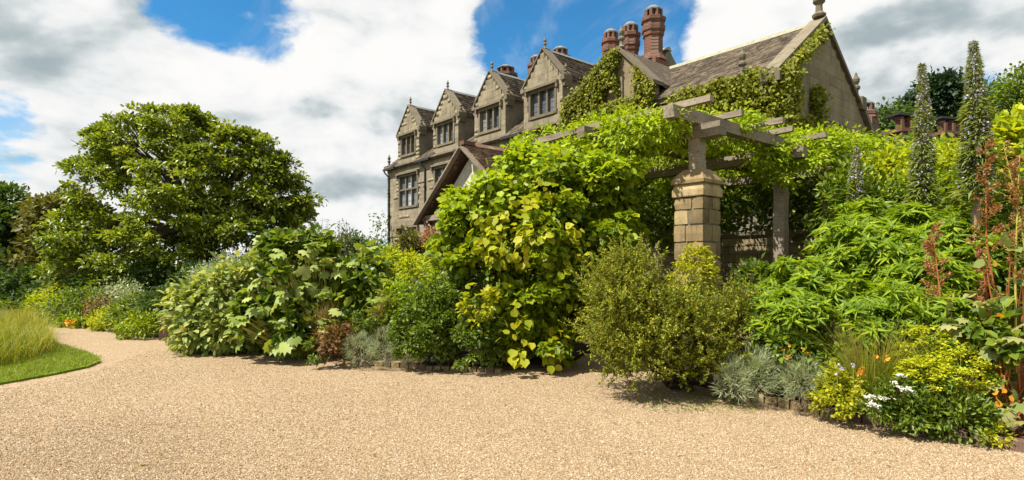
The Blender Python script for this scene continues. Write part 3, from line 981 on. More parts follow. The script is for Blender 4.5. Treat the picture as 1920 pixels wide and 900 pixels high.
# front wall stones
stones = []
for (s0, s1, z0, z1) in [(16.6, S_END, ZB + 1.0, EAVE)] + [(s - GW, s + GW, EAVE, 10.7 + EZ) for s in GAB]:
    z = z0; row = 0
    while z < z1 - 0.1:
        hh = random.choice([0.24, 0.28, 0.32])
        ss = s0 - (0.25 if row % 2 else 0)
        while ss < s1:
            ll = random.uniform(0.4, 0.85)
            a, b = max(ss, s0), min(ss + ll, s1); top = min(z + hh, z1)
            for g in GAB:                       # gable slopes
                if abs((a + b) / 2 - g) < GW + .01 and top > 9.17 + EZ:
                    half = GW * max(0, 1 - (top - 9.17 - EZ) / 1.61)
                    a = max(a, g - half); b = min(b, g + half)
            for h in holes:                     # clip to openings (surround is separate)
                if top > h[2] - .12 and z < h[3] + .16:
                    if a < h[0] - .14 < b: b = h[0] - .14
                    elif a < h[1] + .14 < b: a = h[1] + .14
                    elif a >= h[0] - .14 and b <= h[1] + .14: b = a
            if b - a > 0.12:
                stones.append((T0, (a + b) / 2, (z + top) / 2, 0.09 + random.uniform(-.012, .014), b - a - 0.007, top - z - 0.007))
            ss += ll
        z += hh; row += 1


def photo_px(p):
    q = RM @ Vector(p)
    return 960 + F * q.x / q.y, HOR - F * (q.z - CAM_H) / q.y, q.y


vis, rest = [], []
for st in stones:
    px, py, dep = photo_px(st[:3])
    seen = px < 1062 and py < 470 - (px - 800) * 0.98 and (py < 270 or px < 870)
    (vis if seen else rest).append((st[4] * st[5] / dep ** 2, st))
vis.sort(reverse=True)
for _, st in vis[:300]: block(house, st[:3], st[3:], 'stone', 'wall_stone')
boxes_stuff(house, 'far_wall_stones', [st for _, st in vis[300:] + rest], 'stone')


def window(s, z0, z1, w, lights, transom, hood=True, plane=T0, axis='s'):
    """stone mullioned window on the front (axis s) or on the gable end (axis t)"""
    mb = MB()
    def bx(a0, a1, d0, d1, c, d):      # along wall, depth (from wall face, negative = proud), height
        if axis == 's': mb.box(plane + d0, plane + d1, a0, a1, c, d)
        else: mb.box(a0, a1, plane + d0, plane + d1, c, d)
    a, b = s - w / 2, s + w / 2
    bx(a - .13, a + .02, -.07, .30, z0 - .10, z1 + .12); bx(b - .02, b + .13, -.07, .30, z0 - .10, z1 + .12)
    bx(a + .02, b - .02, -.07, .30, z1 - .02, z1 + .12); bx(a + .02, b - .02, -.10, .30, z0 - .12, z0 + .02)
    step = w / lights
    for i in range(1, lights): bx(a + i * step - .055, a + i * step + .055, -.02, .26, z0 + .02, z1 - .02)
    zt = z0 + (z1 - z0) * 0.56
    if transom:
        for i in range(lights): bx(a + i * step + .055 * (i > 0) + .02 * (i == 0), a + (i + 1) * step - .055 * (i < lights - 1) - .02 * (i == lights - 1), -.018, .26, zt - .055, zt + .055)
    w_o = mb.build('window', M['trim'], house)
    if hood:
        mb2 = MB(); mb, keep = mb2, mb
        bx(a - .28, b + .28, -.22, .02, z1 + .125, z1 + .25); bx(a - .28, a - .17, -.20, .02, z1 - .10, z1 + .123); bx(b + .17, b + .28, -.20, .02, z1 - .10, z1 + .123)
        mb.build('hood_mould', M['trim'], house)
    bars = [(z0 + .02, zt - .055), (zt + .055, z1 - .02)] if transom else [(z0 + .02, z1 - .02)]
    for i in range(lights):
        for c, d in bars:
            mb = MB()
            a0 = a + i * step + .03; a1 = a + (i + 1) * step - .03
            bx(a0, a1, .16, .18, c, d)
            g = mb.build('pane', M['glass'], w_o, base=BASE['manor_house'])
            mb = MB()                      # leaded bars on the pane
            for k in (1, 2): bx(a0 + (a1 - a0) * k / 3 - .009, a0 + (a1 - a0) * k / 3 + .009, .150, .158, c, d)
            nb = max(2, int((d - c) / 0.28))
            for k in range(1, nb): bx(a0, a1, .142, .149, c + (d - c) * k / nb - .009, c + (d - c) * k / nb + .009)
            mb.build('glazing_bar', M['lead'], w_o, base=BASE['manor_house'])


for s in GAB:
    window(s, 7.5 + EZ, 8.72 + EZ, 1.8, 3, False)
    window(s, 3.95 + EZ, 6.05 + EZ, 2.4, 3, True)
    window(s, 0.2 + EZ, 2.35 + EZ, 2.4, 3, True)
window((gw[0] + gw[1]) / 2, gw[2], gw[3], gw[1] - gw[0], 3, False, True, 9.02, 't')


def finial(t, s, z, k=1.0):
    mb = MB()
    pr = [(.13, 0), (.15, .05), (.08, .12), (.07, .28), (.13, .34), (.13, .40), (.06, .46), (.11, .56), (.12, .64), (.05, .76), (.03, .86)]
    mb.lathe([(r * k, z + zz * k) for r, zz in pr], t, s, 8)
    return mb.build('finial', M['trim'], house)


def coping(prof, axis, a, b, mat='trim', name='coping'):
    mb = MB(); mb.prism(prof, axis, a, b); return mb.build(name, M[mat], house)


def gable_top(s, half, ze, zp, thick=0.11, t0=T0 - .09, t1=T0 + .46):
    for sg in (-1, 1):
        e = s + sg * (half + .12); dz = .10
        pr = [(e, ze - .10), (s, zp + .0), (s, zp + thick), (e + sg * .02, ze - .10 + thick)]
        if sg < 0: pr = pr[::-1]
        coping(pr, 0, t0 + (0.004 if sg > 0 else 0), t1)
        mb = MB(); c = s + sg * (half + .06)
        mb.box(t0 - .03, t1, c - .13, c + .13, ze - .28, ze - .06)     # kneeler
        mb.prism([(c - .07, ze - .55), (c + .07, ze - .55), (c + .12, ze - .282), (c - .12, ze - .282)], 0, t0 + .06, t1 - .02)
        mb.build('kneeler', M['trim'], house)
        finial(T0 + .12, c, ze - .06, 0.72)
    finial(T0 + .14, s, zp + thick - .08, 0.72)


for s in GAB: gable_top(s, GW, 9.17 + EZ, 10.80 + EZ)
# wall edge at the far corner: kneeler and finial
mb = MB(); mb.box(T0 - .2, T0 + .5, S_END - .25, S_END + .25, EAVE - .25, EAVE + .05); mb.build('kneeler', M['trim'], house)
finial(T0 + .1, S_END, EAVE + .05)


def tiles(name, o, du, dv, nu, nv, mat, clip=None, course=0.24, wid=0.30):
    """overlapping tiles on a slope: o = lower corner, du along the eave (unit), dv up the slope (unit); nu, nv lengths"""
    base = np.array(BASE['manor_house'])
    o = np.array(o, float); du = np.array(du, float); dv = np.array(dv, float); nn = np.cross(du, dv); nn /= np.linalg.norm(nn)
    if nn[2] < 0: nn = -nn
    V = []; R = []
    v = 0.0; row = 0
    while v < nv:
        u = -random.random() * wid
        c2 = course * (1.15 - 0.35 * v / nv)
        while u < nu:
            w = wid * random.uniform(0.65, 1.25); a, b = max(u, 0), min(u + w - .012, nu)
            top = min(v + c2 * 1.6, nv)
            if b - a > .05 and (clip is None or clip(o + du * (a + b) / 2 + dv * (v + c2 * .5))):
                lift = random.uniform(0.035, 0.06); j = random.uniform(-.02, .02)
                p0 = o + du * a + dv * (v + j); p1 = o + du * b + dv * (v + j + random.uniform(-.01, .01)); p2 = o + du * b + dv * top; p3 = o + du * a + dv * top
                V += [p0 + nn * lift, p1 + nn * lift, p2 + nn * .01, p3 + nn * .01, p0 + nn * .004, p1 + nn * .004]
                R.append(random.random())
            u += w
        v += c2; row += 1
    V = np.array(V) - base; n = len(R)
    q = np.array([(0, 1, 2, 3), (4, 5, 1, 0)])
    Fc = (q[None] + (np.arange(n) * 6)[:, None, None]).reshape(-1, 4)
    ob = link(name, np_mesh(name, V, Fc, np.repeat(R, 2)), M[mat], house); ob['kind'] = 'stuff'
    return ob


def roof_slab(name, prof, s0, s1, axis=1, mat='roof'):
    mb = MB(); mb.prism(prof, axis, s0, s1); return mb.build(name, M[mat], house)


# near wing roof
e0 = (T0 - .32, RE - .16)
roof_slab('roof', [(e0[0], e0[1]), (RT, RZ - .02), (RT, RZ - .2), (e0[0] + .1, e0[1] - .12)], 9.5, 16.55)
sl = np.array([RT - e0[0], 0, RZ - e0[1]]); ln = np.linalg.norm(sl)
tiles('roof_tiles', (e0[0], 9.5, e0[1]), (0, 1, 0), sl / ln, 7.05, ln, 'roof')
roof_slab('roof', [(RT + .002, RZ - .02), (TB + .3, RE - .1), (TB + .3, RE - .25), (RT + .002, RZ - .2)], 9.5, 16.55)
roof_slab('roof', [(TB + .302, RE - .12), (T0 + 9.6, 4.3 + EZ), (T0 + 9.6, 4.1 + EZ), (TB + .302, RE - .27)], 9.5, 16.55)
mb = MB(); mb.prism([(RT - .2, RZ - .08), (RT + .2, RZ - .08), (RT, RZ + .13)], 1, 9.55, 16.5); mb.build('ridge', M['ridge'], house)
# main roof
e1 = (T0 - .3, EAVE - .2)
roof_slab('roof', [(e1[0], e1[1]), (MT, MZ), (MT, MZ - .2), (e1[0] + .1, e1[1] - .12)], 16.56, S_END - .1)
sl = np.array([MT - e1[0], 0, MZ - e1[1]]); ln = np.linalg.norm(sl)
tiles('roof_tiles', (e1[0], 16.56, e1[1]), (0, 1, 0), sl / ln, S_END - 16.7, ln, 'roof',
      clip=lambda p: all(abs(p[1] - g) > GW + .05 for g in GAB) or p[0] > T0 + 2.6)
roof_slab('roof', [(MT + .002, MZ), (TB + 1.8, EAVE - .2), (TB + 1.8, EAVE - .4), (MT + .002, MZ - .2)], 16.56, S_END - .1)
mb = MB(); mb.prism([(MT - .2, MZ - .06), (MT + .2, MZ - .06), (MT, MZ + .14)], 1, 16.5, S_END); mb.build('ridge', M['ridge'], house)
# gable roofs running back to the main roof
for g in GAB:
    for sg in (-1, 1):
        a = (g + sg * (GW + .12), 9.10 + EZ); b = (g + sg * .002, 10.78 + EZ)
        pr = [a, b, (b[0], b[1] - .14), (a[0], a[1] - .1)]
        if sg < 0: pr = pr[::-1]
        roof_slab('gable_roof', pr, T0 + .47, T0 + 4.4, 0)
        dv = np.array([0, b[0] - a[0], b[1] - a[1]]); ll = np.linalg.norm(dv)
        tiles('roof_tiles', (T0 + .5, a[0], a[1]), (1, 0, 0), dv / ll, 3.8, ll, 'roof')
    mb = MB(); mb.prism([(g - .14, 10.74 + EZ), (g + .14, 10.74 + EZ), (g, 10.90 + EZ)], 0, T0 + .47, T0 + 4.4); mb.build('ridge', M['lead'], house)
# near gable: raking coping and finials
for sg, (ta, za), (tb, zb) in ((-1, (T0 - .42, RE - .30), (RT, RZ)), (1, (TB + .1, RE - .1), (RT + .004, RZ))):
    pr = [(ta, za), (tb, zb), (tb, zb + .20), (ta, za + .16)]
    if sg > 0: pr = pr[::-1]
    coping(pr, 1, 8.97, 9.56)
coping([(T0 + 9.5, 4.4 + EZ), (TB + .12, RE - .05), (TB + .12, RE + .18), (T0 + 9.5, 4.65 + EZ)][::-1], 1, 8.925, 9.55)
mb = MB(); mb.box(T0 - .55, T0 - .002, 8.9, 9.6, RE - .62, RE - .30); mb.build('kneeler', M['trim'], house)
mb = MB(); mb.box(TB + .05, TB + .5, 8.9, 9.6, RE - .3, RE + .22); mb.build('kneeler', M['trim'], house)
finial(RT, 9.24, RZ + .22, 1.75); finial(T0 - .2, 10.4, RE - .05, 1.15); finial(TB + .3, 9.24, RE + .2, 1.3)
# lean moulding under the near wing eave
mb = MB(); mb.box(T0 - .26, T0 - .05, 9.2, 16.4, RE - .34, RE - .22); mb.build('eaves_moulding', M['trim'], house)
# ivy gable
IG = dict(s=16.0, l=18.5, r=14.3)
mb = MB(); mb.prism([(IG['r'], 6.0 + EZ), (IG['l'], 6.0 + EZ), (IG['l'], 7.7 + EZ), (IG['s'], 9.22 + EZ), (IG['r'], 7.5 + EZ)], 0, T0 - .25, T0 + .3)
mb.build('ivied_gable_wall', M['gold_stone'], house)
for a, b in (((IG['l'] + .25, 7.55 + EZ), (IG['s'], 9.24 + EZ)), ((IG['r'] - .2, 7.35 + EZ), (IG['s'] - .004, 9.24 + EZ))):
    pr = [a, b, (b[0], b[1] + .16), (a[0], a[1] + .16)]
    if a[0] < b[0]: pr = pr[::-1]
    coping(pr, 0, T0 - .38, T0 + .36)
    pr2 = [(p[0], p[1] - .06) for p in pr]
    roof_slab('gable_roof', pr2, T0 + .37, T0 + 3.4, 0)
finial(T0 - .05, IG['s'], 9.36 + EZ, 1.15)
window(16.3, 6.9 + EZ, 7.9 + EZ, 0.9, 2, False, False, T0 - .27)

# gutters and downpipes between the gables
def gutter(s0, s1):
    mb = MB(); mb.box(T0 - .42, T0 - .30, s0, s1, EAVE - .34, EAVE - .20); mb.build('gutter', M['iron'], house)
for a, b in ((S_END, GAB[0] + GW), (GAB[0] - GW, GAB[1] + GW), (GAB[1] - GW, GAB[2] + GW), (GAB[2] - GW, GAB[3] + GW), (GAB[3] - GW, 18.6)):
    gutter(min(a, b), max(a, b))
for s in (S_END - .35, (GAB[0] + GAB[1]) / 2, (GAB[1] + GAB[2]) / 2 + .3):
    mb = MB()
    mb.tube([(T0 - .36, s + .25, EAVE - .3), (T0 - .34, s + .2, EAVE - .45), (T0 - .12, s, EAVE - .8), (T0 - .12, s, ZB)], .06, 7)
    for zz in (3.0, 4.6, 6.2): mb.box(T0 - .2, T0 - .005, s - .09, s + .09, zz + EZ - 1.2, zz + EZ - 1.12)
    mb.build('downpipe', M['iron'], house)


def chimney(t, s, z0, z1, r, cap=True, base_h=1.4, mat='brick', star=0.10, rot=0.0):
    """octagonal brick stack: square foot, shaft, corbelled crown, open cowl with slab"""
    ch = MB()
    hb = z0 + base_h
    ch.prism([(t - r * 1.15, s - r * 1.15), (t + r * 1.15, s - r * 1.15), (t + r * 1.15, s + r * 1.15), (t - r * 1.15, s + r * 1.15)], 2, z0, hb)
    ch.lathe([(r * 1.45, hb), (r * .98, hb + .4)], t, s, 8, math.pi / 8)
    o = ch.build('chimney_base', M[mat], house)
    ch = MB(); top = z1 - .55
    ch.lathe([(r * .95, hb + .35), (r * .95, top - .95)], t, s, 16, rot, star)
    ch.build('chimney_shaft', M[mat], house)
    ch = MB()
    ch.lathe([(r * .95, top - .97), (r * 1.08, top - .9), (r * 1.08, top - .75), (r * 1.20, top - .68), (r * 1.20, top - .46), (r * 1.10, top - .42), (r * 1.10, top - .30), (r * 1.26, top - .22), (r * 1.26, top - .06), (r * 1.0, top)], t, s, 16, rot, star)
    ch.build('chimney_crown', M[mat], house)
    if cap:
        ch = MB()
        for i in range(8):
            a = math.pi / 8 + i * math.pi / 4
            ch.box(t + math.cos(a) * r * .8 - .07, t + math.cos(a) * r * .8 + .07, s + math.sin(a) * r * .8 - .07, s + math.sin(a) * r * .8 + .07, top - .02, top + .32)
        ch.build('cowl_post', M[mat], house)
        ch = MB(); ch.lathe([(r * 1.0, top + .3), (r * 1.02, top + .36), (r * .45, top + .55)], t, s, 8, math.pi / 8)
        ch.build('cowl_cap', M['lead'], house)


TC = T0 + 3.0


def at_px(x, t):
    tx = (x - 960) / F; dep = t / (Vv.x * tx + Vv.y)
    return dep, (U.x * tx + U.y) * dep


for x, ytop, ybot, t, r, bh, mat in ((1225, 12, 165, TC, .43, 1.25, 'brick'), (1182, 42, 150, TC + .3, .38, .35, 'brick'), (1145, 55, 150, TC + .9, .38, .35, 'brick'),
                            (948, 123, 200, T0 + 4.4, .62, .6, 'old_brick'), (1050, 88, 170, T0 + 4.4, .48, .5, 'old_brick'), (1006, 104, 170, T0 + 5.0, .45, .5, 'old_brick'),
                            (1621, 188, 262, T0 + 11.5, .42, 1.0, 'old_brick')):
    dep, s = at_px(x, t)
    chimney(t, s, (HOR - ybot) / F * dep + EZ, (HOR - ytop) / F * dep + EZ, r, True, bh, mat)

# porch with a clay tiled gable, in front of the house
porch = frame_empty('timber_porch', (14.0, 19.5, ZB), label='timber framed porch with a brown clay tiled gable roof below the stone gables', cat='porch')
AS, AZ, PT = 19.6, 5.0 + EZ, 14.0
HW, PE = 3.7, 2.0 + EZ
for sg in (-1, 1):
    a = (AS + sg * HW, PE); b = (AS + sg * .002, AZ)
    pr = [a, b, (b[0], b[1] - .16), (a[0], a[1] - .16)]
    if sg < 0: pr = pr[::-1]
    mb = MB(); mb.prism(pr, 0, PT - .3, T0 - .05); mb.build('roof', M['clay'], porch)
    keep_house = house; bh = BASE['manor_house']
    dv = np.array([0, b[0] - a[0], b[1] - a[1]]); ll = np.linalg.norm(dv)
    house = porch; BASE['manor_house'] = BASE['timber_porch']
    tiles('roof_tiles', (PT - .3, a[0], a[1]), (1, 0, 0), dv / ll, T0 - PT + .2, ll, 'clay', course=.12, wid=.18)
    house = keep_house; BASE['manor_house'] = bh
    mb = MB(); mb.beam((PT - .34, AS + sg * HW * 1.02, PE - .16), (PT - .34, AS + sg * .05, AZ - .14), .07, .34, (1, 0, 0.001)); mb.build('bargeboard', M['oak'], porch)
    mb = MB(); mb.beam((PT - .1, AS + sg * 3.2, ZB), (PT - .1, AS + sg * 3.2, PE + .1), .2, .2, (1, 0, 0)); mb.build('post', M['oak'], porch)
    mb = MB(); mb.beam((PT - .05, AS + sg * 2.7, PE), (PT - .05, AS + sg * .9, PE + 1.2), .14, .18, (1, 0, 0)); mb.build('brace', M['oak'], porch)
mb = MB(); mb.box(PT - .38, PT + .2, AS - .16, AS + .16, AZ - .03, AZ + .13); mb.build('ridge_end', M['clay'], porch)
mb = MB(); mb.prism([(AS - .14, AZ - .05), (AS + .14, AZ - .05), (AS, AZ + .12)], 0, PT + .2, T0 - .1); mb.build('ridge', M['clay'], porch)
mb = MB(); mb.beam((PT - .1, AS - 3.4, PE + .1), (PT - .1, AS + 3.4, PE + .1), .2, .24); mb.build('tie_beam', M['oak'], porch)
mb = MB(); mb.prism([(AS - 3.1, PE - .05), (AS + 3.1, PE - .05), (AS, AZ - .45)], 0, PT + .1, PT + .2); mb.build('gable_panel', M['render'], porch)
mb = MB(); mb.box(PT + .1, PT + .3, AS - 3.1, AS + 3.1, ZB, PE - .06); mb.build('wall', M['mortar'], porch)

# far wing with its row of chimney stacks beyond the planting on the right
def stack_row(x0, x1, ytop, d, n, label):
    c = W((x0 + x1) / 2, 300, d)
    st = empty('chimney_row', (c[0], c[1], ZB), 0.25, label, 'chimney', 'brick chimney rows right of the gable end')
    BASE[st.name] = (0, 0, 0)
    w = (x1 - x0) * d / F; zt = CAM_H + (HOR - ytop) / F * d - ZB; zb = 0.0
    mb = MB(); mb.box(-w / 2, w / 2, -.7, .7, zb, zt - 1.2); mb.build('stack', M['brick'], st)
    for i in range(n):
        cx = -w / 2 + w * (i + .5) / n
        mb = MB(); mb.lathe([(w / n * .26, zt - 1.2), (w / n * .26, zt - .5), (w / n * .36, zt - .42), (w / n * .36, zt - .25), (w / n * .3, zt - .2)], cx, -.2, 8, .39); mb.build('shaft', M['brick'], st)
    for i in range(n + 1):
        cx = -w / 2 + w * i / n
        mb = MB(); mb.box(cx - .09, cx + .09, -.80, -.702, zb, zt - .5); mb.build('rib', M['brick'], st)
    mb = MB(); mb.box(-w / 2 - .15, w / 2 + .15, -.85, .85, zt - 1.2, zt - 1.0); mb.build('ledge', M['brick'], st)
    mb = MB(); mb.box(-w / 2 - .1, w / 2 + .1, -.6, .4, zt - .19, zt - .06); mb.build('cap', M['iron'], st)


stack_row(1666, 1712, 215, 34, 2, 'narrower brick chimney row beside the first tall flower spike')
stack_row(1745, 1803, 222, 36, 3, 'wider brick chimney row between the two tall flower spikes')

# ------------------------------------------------------------------ pergola
PZ = 0.9
perg = frame_empty('pergola', (8.0, 5.04, PZ), label='weathered oak pergola of heavy beams and rafters over the terrace', cat='pergola')
BZ = 2.18 + EZ
for t in (8.01, 10.85, 13.4):
    mb = MB(); mb.timber(t - .10, t + .10, 4.60, 9.0, BZ - .22, BZ - .004); mb.build('beam', M['oak'], perg)
for s in (5.04, 6.81, 8.61):
    mb = MB(); mb.timber(7.22 + random.uniform(-.08, .06), 13.75, s - .085, s + .085, BZ + .004, BZ + .196); mb.build('cross_beam', M['oak'], perg)
for i, t in enumerate((7.62, 8.70, 9.70, 10.45, 11.4, 12.3, 13.2)):
    j = random.uniform(-.12, .12)
    mb = MB(); mb.timber(t - .045, t + .045, 4.55 + j - (.1 if i == 0 else 0), 8.75 + j, BZ + .202, BZ + .30); mb.build('rafter', M['oak'], perg)
for t, s, z0 in ((10.85, 5.04, PZ - .5), (13.4, 5.04, PZ - .3), (13.4, 8.61, PZ - .3), (10.85, 8.61, PZ - .3), (8.01, 8.61, .25)):
    mb = MB(); mb.timber(t - .10, t + .10, s - .10, s + .10, z0, BZ - .222); mb.build('post', M['oak'], perg)
mb = MB(); mb.timber(7.91, 8.11, 4.95, 5.13, 1.44 + EZ, BZ - .222); mb.build('post', M['oak'], perg)

# stone pillar carrying the front corner
pil = frame_empty('stone_pillar', (8.01, 5.04, 0.4), label='square sandstone block pillar with sloped cap carrying the pergola corner', cat='pillar')
z = 0.45
PW = .262
row = 0
while z < 1.02 + EZ:
    hh = [.27, .23, .30, .25, .21, .28][row % 6]
    if z + hh > 1.0 + EZ: hh = 1.04 + EZ - z
    if hh < .1: break
    cut = random.uniform(-.12, .12); cut2 = random.uniform(-.12, .12)
    # four blocks per course, overlapping at the corners in alternating bond
    if row % 2:
        parts = [(-PW, cut, -PW, .0), (cut, PW, -PW, .0), (-PW, cut2, .0, PW), (cut2, PW, .0, PW)]
    else:
        parts = [(-PW, .02, -PW, cut), (-PW, .02, cut, PW), (.02, PW, -PW, cut2), (.02, PW, cut2, PW)]
    for (a, b, c, d) in parts:
        g = random.uniform(-.008, .012)
        block(pil, (8.01 + (a + b) / 2, 5.04 + (c + d) / 2, z + hh / 2), (b - a - .012 + g, d - c - .012 + g, hh - .014), 'pillar', 'stone')
    z += hh; row += 1
mb = MB(); mb.box(8.01 - PW + .03, 8.01 + PW - .03, 5.04 - PW + .03, 5.04 + PW - .03, .4, 1.03 + EZ); mb.build('core', M['mortar'], pil)
mb = MB()
mb.lathe([(PW * 1.46, 1.045 + EZ), (PW * 1.49, 1.06 + EZ), (PW * 1.49, 1.15 + EZ), (PW * 1.33, 1.23 + EZ)], 8.01, 5.04, 4, math.pi / 4)
mb.build('neck_course', M['pillar'], pil)
mb = MB()
mb.lathe([(PW * 1.35, 1.232 + EZ), (PW * 1.56, 1.25 + EZ), (PW * 1.56, 1.30 + EZ), (PW * 1.2, 1.40 + EZ), (PW * .8, 1.48 + EZ)], 8.01, 5.04, 4, math.pi / 4)
mb.build('cap', M['pillar'], pil)

# terrace wall behind the pergola
tw = frame_empty('terrace_wall', (13.7, 9.0, .6), label='low coursed sandstone terrace wall in the shade behind the pergola', cat='wall')
mb = MB(); mb.box(13.78, 14.1, 4.0, 17.0, .4, .72 + EZ); mb.build('core', M['mortar'], tw)
z = .75; row = 0; cnt = 0
while z < .68 + EZ:
    hh = random.choice([.15, .18, .21])
    if z + hh > .72 + EZ: hh = .72 + EZ - z
    s = 4.0 + (.2 if row % 2 else 0)
    while s < 14.0:
        ll = random.uniform(.28, .6)
        block(tw, (13.79, s + ll / 2, z + hh / 2), (.16 + random.uniform(-.015, .015), ll - .014, hh - .014), 'gold_stone', 'stone'); cnt += 1
        s += ll
    z += hh; row += 1
s = 4.0
while s < 14:
    ll = random.uniform(.6, .9)
    block(tw, (13.9, s + ll / 2, .76 + EZ), (.5, ll - .012, .09), 'trim', 'coping_stone'); s += ll
# sloping stair parapet right of the post
sp = frame_empty('stair_parapet', (12.0, 4.2, .5), label='sloping stone stair parapet in the shade right of the timber post', cat='parapet')
mb = MB(); mb.prism([(11.4, .3), (13.6, .3), (13.6, .35 + EZ), (11.4, -.35 + EZ)], 1, 4.2, 4.5); mb.build('side_wall', M['gold_stone'], sp)
mb = MB(); mb.prism([(11.35, -.345 + EZ), (13.6, .37 + EZ), (13.6, .47 + EZ), (11.35, -.245 + EZ)], 1, 4.13, 4.57); mb.build('coping', M['pillar'], sp)
# paving under the pergola
mb = MB(); mb.box(8.4, 13.7, 3.5, 12.0, .5, .78)
o = mb.build('terrace', M['gold_stone']); o.rotation_euler = (0, 0, ROT); o['kind'] = 'structure'

# ------------------------------------------------------------------ edging stones, pier, boulder
EDG_LABEL = {}
def edging(pts, n, h, label, mat='trim'):
    a = np.array(pts[0]); b = np.array(pts[1])
    e = empty('stone_edging', (a[0], a[1], 0), 0, label, 'edging', 'stone edgings of the beds'); BASE[e.name] = tuple(e.location)
    ang = math.atan2(b[1] - a[1], b[0] - a[0]); ln = np.linalg.norm(b - a); u = 0
    k = 0
    while u < ln:
        l = ln / n * random.uniform(.8, 1.2); c = a + (b - a) * (u + l / 2) / ln
        hh = h * random.uniform(.85, 1.12)
        block(e, (c[0], c[1], hh / 2 - .02), (l - .015, .13, hh + .04), mat, 'edging_stone', (random.uniform(-.04, .04), random.uniform(-.04, .04), ang + random.uniform(-.05, .05)))
        u += l; k += 1


edging((G(1415, 752)[:2], G(1545, 779)[:2]), 5, .105, 'rough stone edging below the grey bushes by the gold leaved plant', 'pillar')
edging((G(1560, 781)[:2], G(1930, 848)[:2]), 9, .09, 'stone edging half hidden under the lime flowers at the right', 'old_brick')
edging((G(660, 683)[:2], G(800, 692)[:2]), 9, .085, 'low stone edging in front of the silvery mounds', 'pillar')
edging((G(800, 693)[:2], G(930, 698)[:2]), 8, .07, 'low stone edging under the dense dark green shrub', 'pillar')
pr = G(317, 637)
pier = empty('brick_pier', pr, .35, 'squat brown brick pier with stone cap at the end of the leafy bed', 'pier'); BASE[pier.name] = (0, 0, 0)
for k in range(6):
    for j in range(2):
        for i in range(2):
            block(pier, (-.085 + .17 * i, -.06 + .13 * j, .045 + .082 * k), (.162, .122, .074), 'old_brick', 'brick')
mb = MB(); mb.box(-.16, .16, -.115, .115, 0, .5); mb.build('core', M['old_brick'], pier)
mb = MB(); mb.prism([(-.2, .5), (.2, .5), (.2, .54), (.1, .6), (-.1, .6), (-.2, .54)], 1, -.16, .16); mb.build('cap', M['trim'], pier)


def boulder(name, c, r, label):
    bm = bmesh.new(); bmesh.ops.create_icosphere(bm, subdivisions=3, radius=1)
    for v in bm.verts:
        n_ = 1 + .13 * math.sin(v.co.x * 4 + c[0]) * math.cos(v.co.y * 3.3) + .1 * math.sin(v.co.z * 5 + v.co.x * 3)
        v.co = Vector((v.co.x * r[0], v.co.y * r[1], v.co.z * r[2])) * n_
    me = bpy.data.meshes.new(name); bm.to_mesh(me); bm.free()
    o = link(name, me, M['pillar'], None, c); return tag(o, label, 'stone')


boulder('boulder', (*G(327, 646)[:2], .05), (.16, .12, .12), 'small rounded pinkish boulder at the foot of the brick pier')

# brown garden wall in the shade of the big tree
gwp = W(345, 560, 15.5)
gwall = empty('garden_wall', (gwp[0], gwp[1], .35), .5, 'brown brick garden wall in the shade under the spreading tree', 'wall'); BASE[gwall.name] = (0, 0, 0)
mb = MB(); mb.box(-.7, .8, -.05, .2, -.5, .50); mb.build('core', M['old_brick'], gwall)
for k in range(7):
    u = -.7 + (.11 if k % 2 else 0)
    while u < .62:
        block(gwall, (u + .11, -.06, .06 + k * .075 - .1), (.212, .08, .068), 'old_brick', 'brick'); u += .222
mb = MB(); mb.box(-.75, .85, -.14, .26, .502, .58); mb.build('coping', M['trim'], gwall)

# ------------------------------------------------------------------ trees
def tree(name, label, base, top_lobes, n, L, ratio, tpl, mat, trunk_r, trunk_h, group=None, limbs=9, shrink=1.0, clump=45, spread=.15, bark='bark', cat='tree', **kw):
    t = empty(name, base, 0, label, cat, group)
    top_lobes = [(*q[:3], q[3] * shrink, q[4] * shrink, q[5] * shrink) for q in top_lobes]
    base = np.array(base); mb = MB()
    top = base + np.array([RNG.normal() * .15, RNG.normal() * .15, trunk_h])
    mb.tube([base - [0, 0, .3], base + [0, 0, trunk_h * .15], (base + top) / 2 + RNG.normal(size=3) * .05, top], [trunk_r * 1.5, trunk_r * 1.1, trunk_r, trunk_r * .8], 9)
    mb.build('trunk', M[bark], t, base=tuple(base))
    mb = MB(); lob = np.array(top_lobes)
    for i in range(limbs):
        l = lob[i % len(lob)]; d = unit(RNG.normal(size=(1, 3)))[0]; d[2] = abs(d[2]) * .6
        end = l[:3] + d * l[3:] * .8; st = top - np.array([0, 0, RNG.random() * trunk_h * .35])
        mid = st * .55 + end * .45 + np.array([0, 0, .12 * np.linalg.norm(end - st)])
        mb.tube([st, st * .6 + mid * .4, mid, mid * .4 + end * .6 + RNG.normal(size=3) * .1, end], [trunk_r * .55, trunk_r * .42, trunk_r * .3, trunk_r * .15, trunk_r * .04], 6)
        for k in range(4):
            e2 = end + RNG.normal(size=3) * l[3:] * .35
            mb.tube([mid, mid * .5 + e2 * .5 + RNG.normal(size=3) * .08, e2], [trunk_r * .14, trunk_r * .08, trunk_r * .02], 4)
    mb.build('branch', M[bark], t, base=tuple(base))
    leafy(t, 'crown', top_lobes, n, L, ratio, tpl, mat, clump=clump, spread=spread, **kw)
    return t


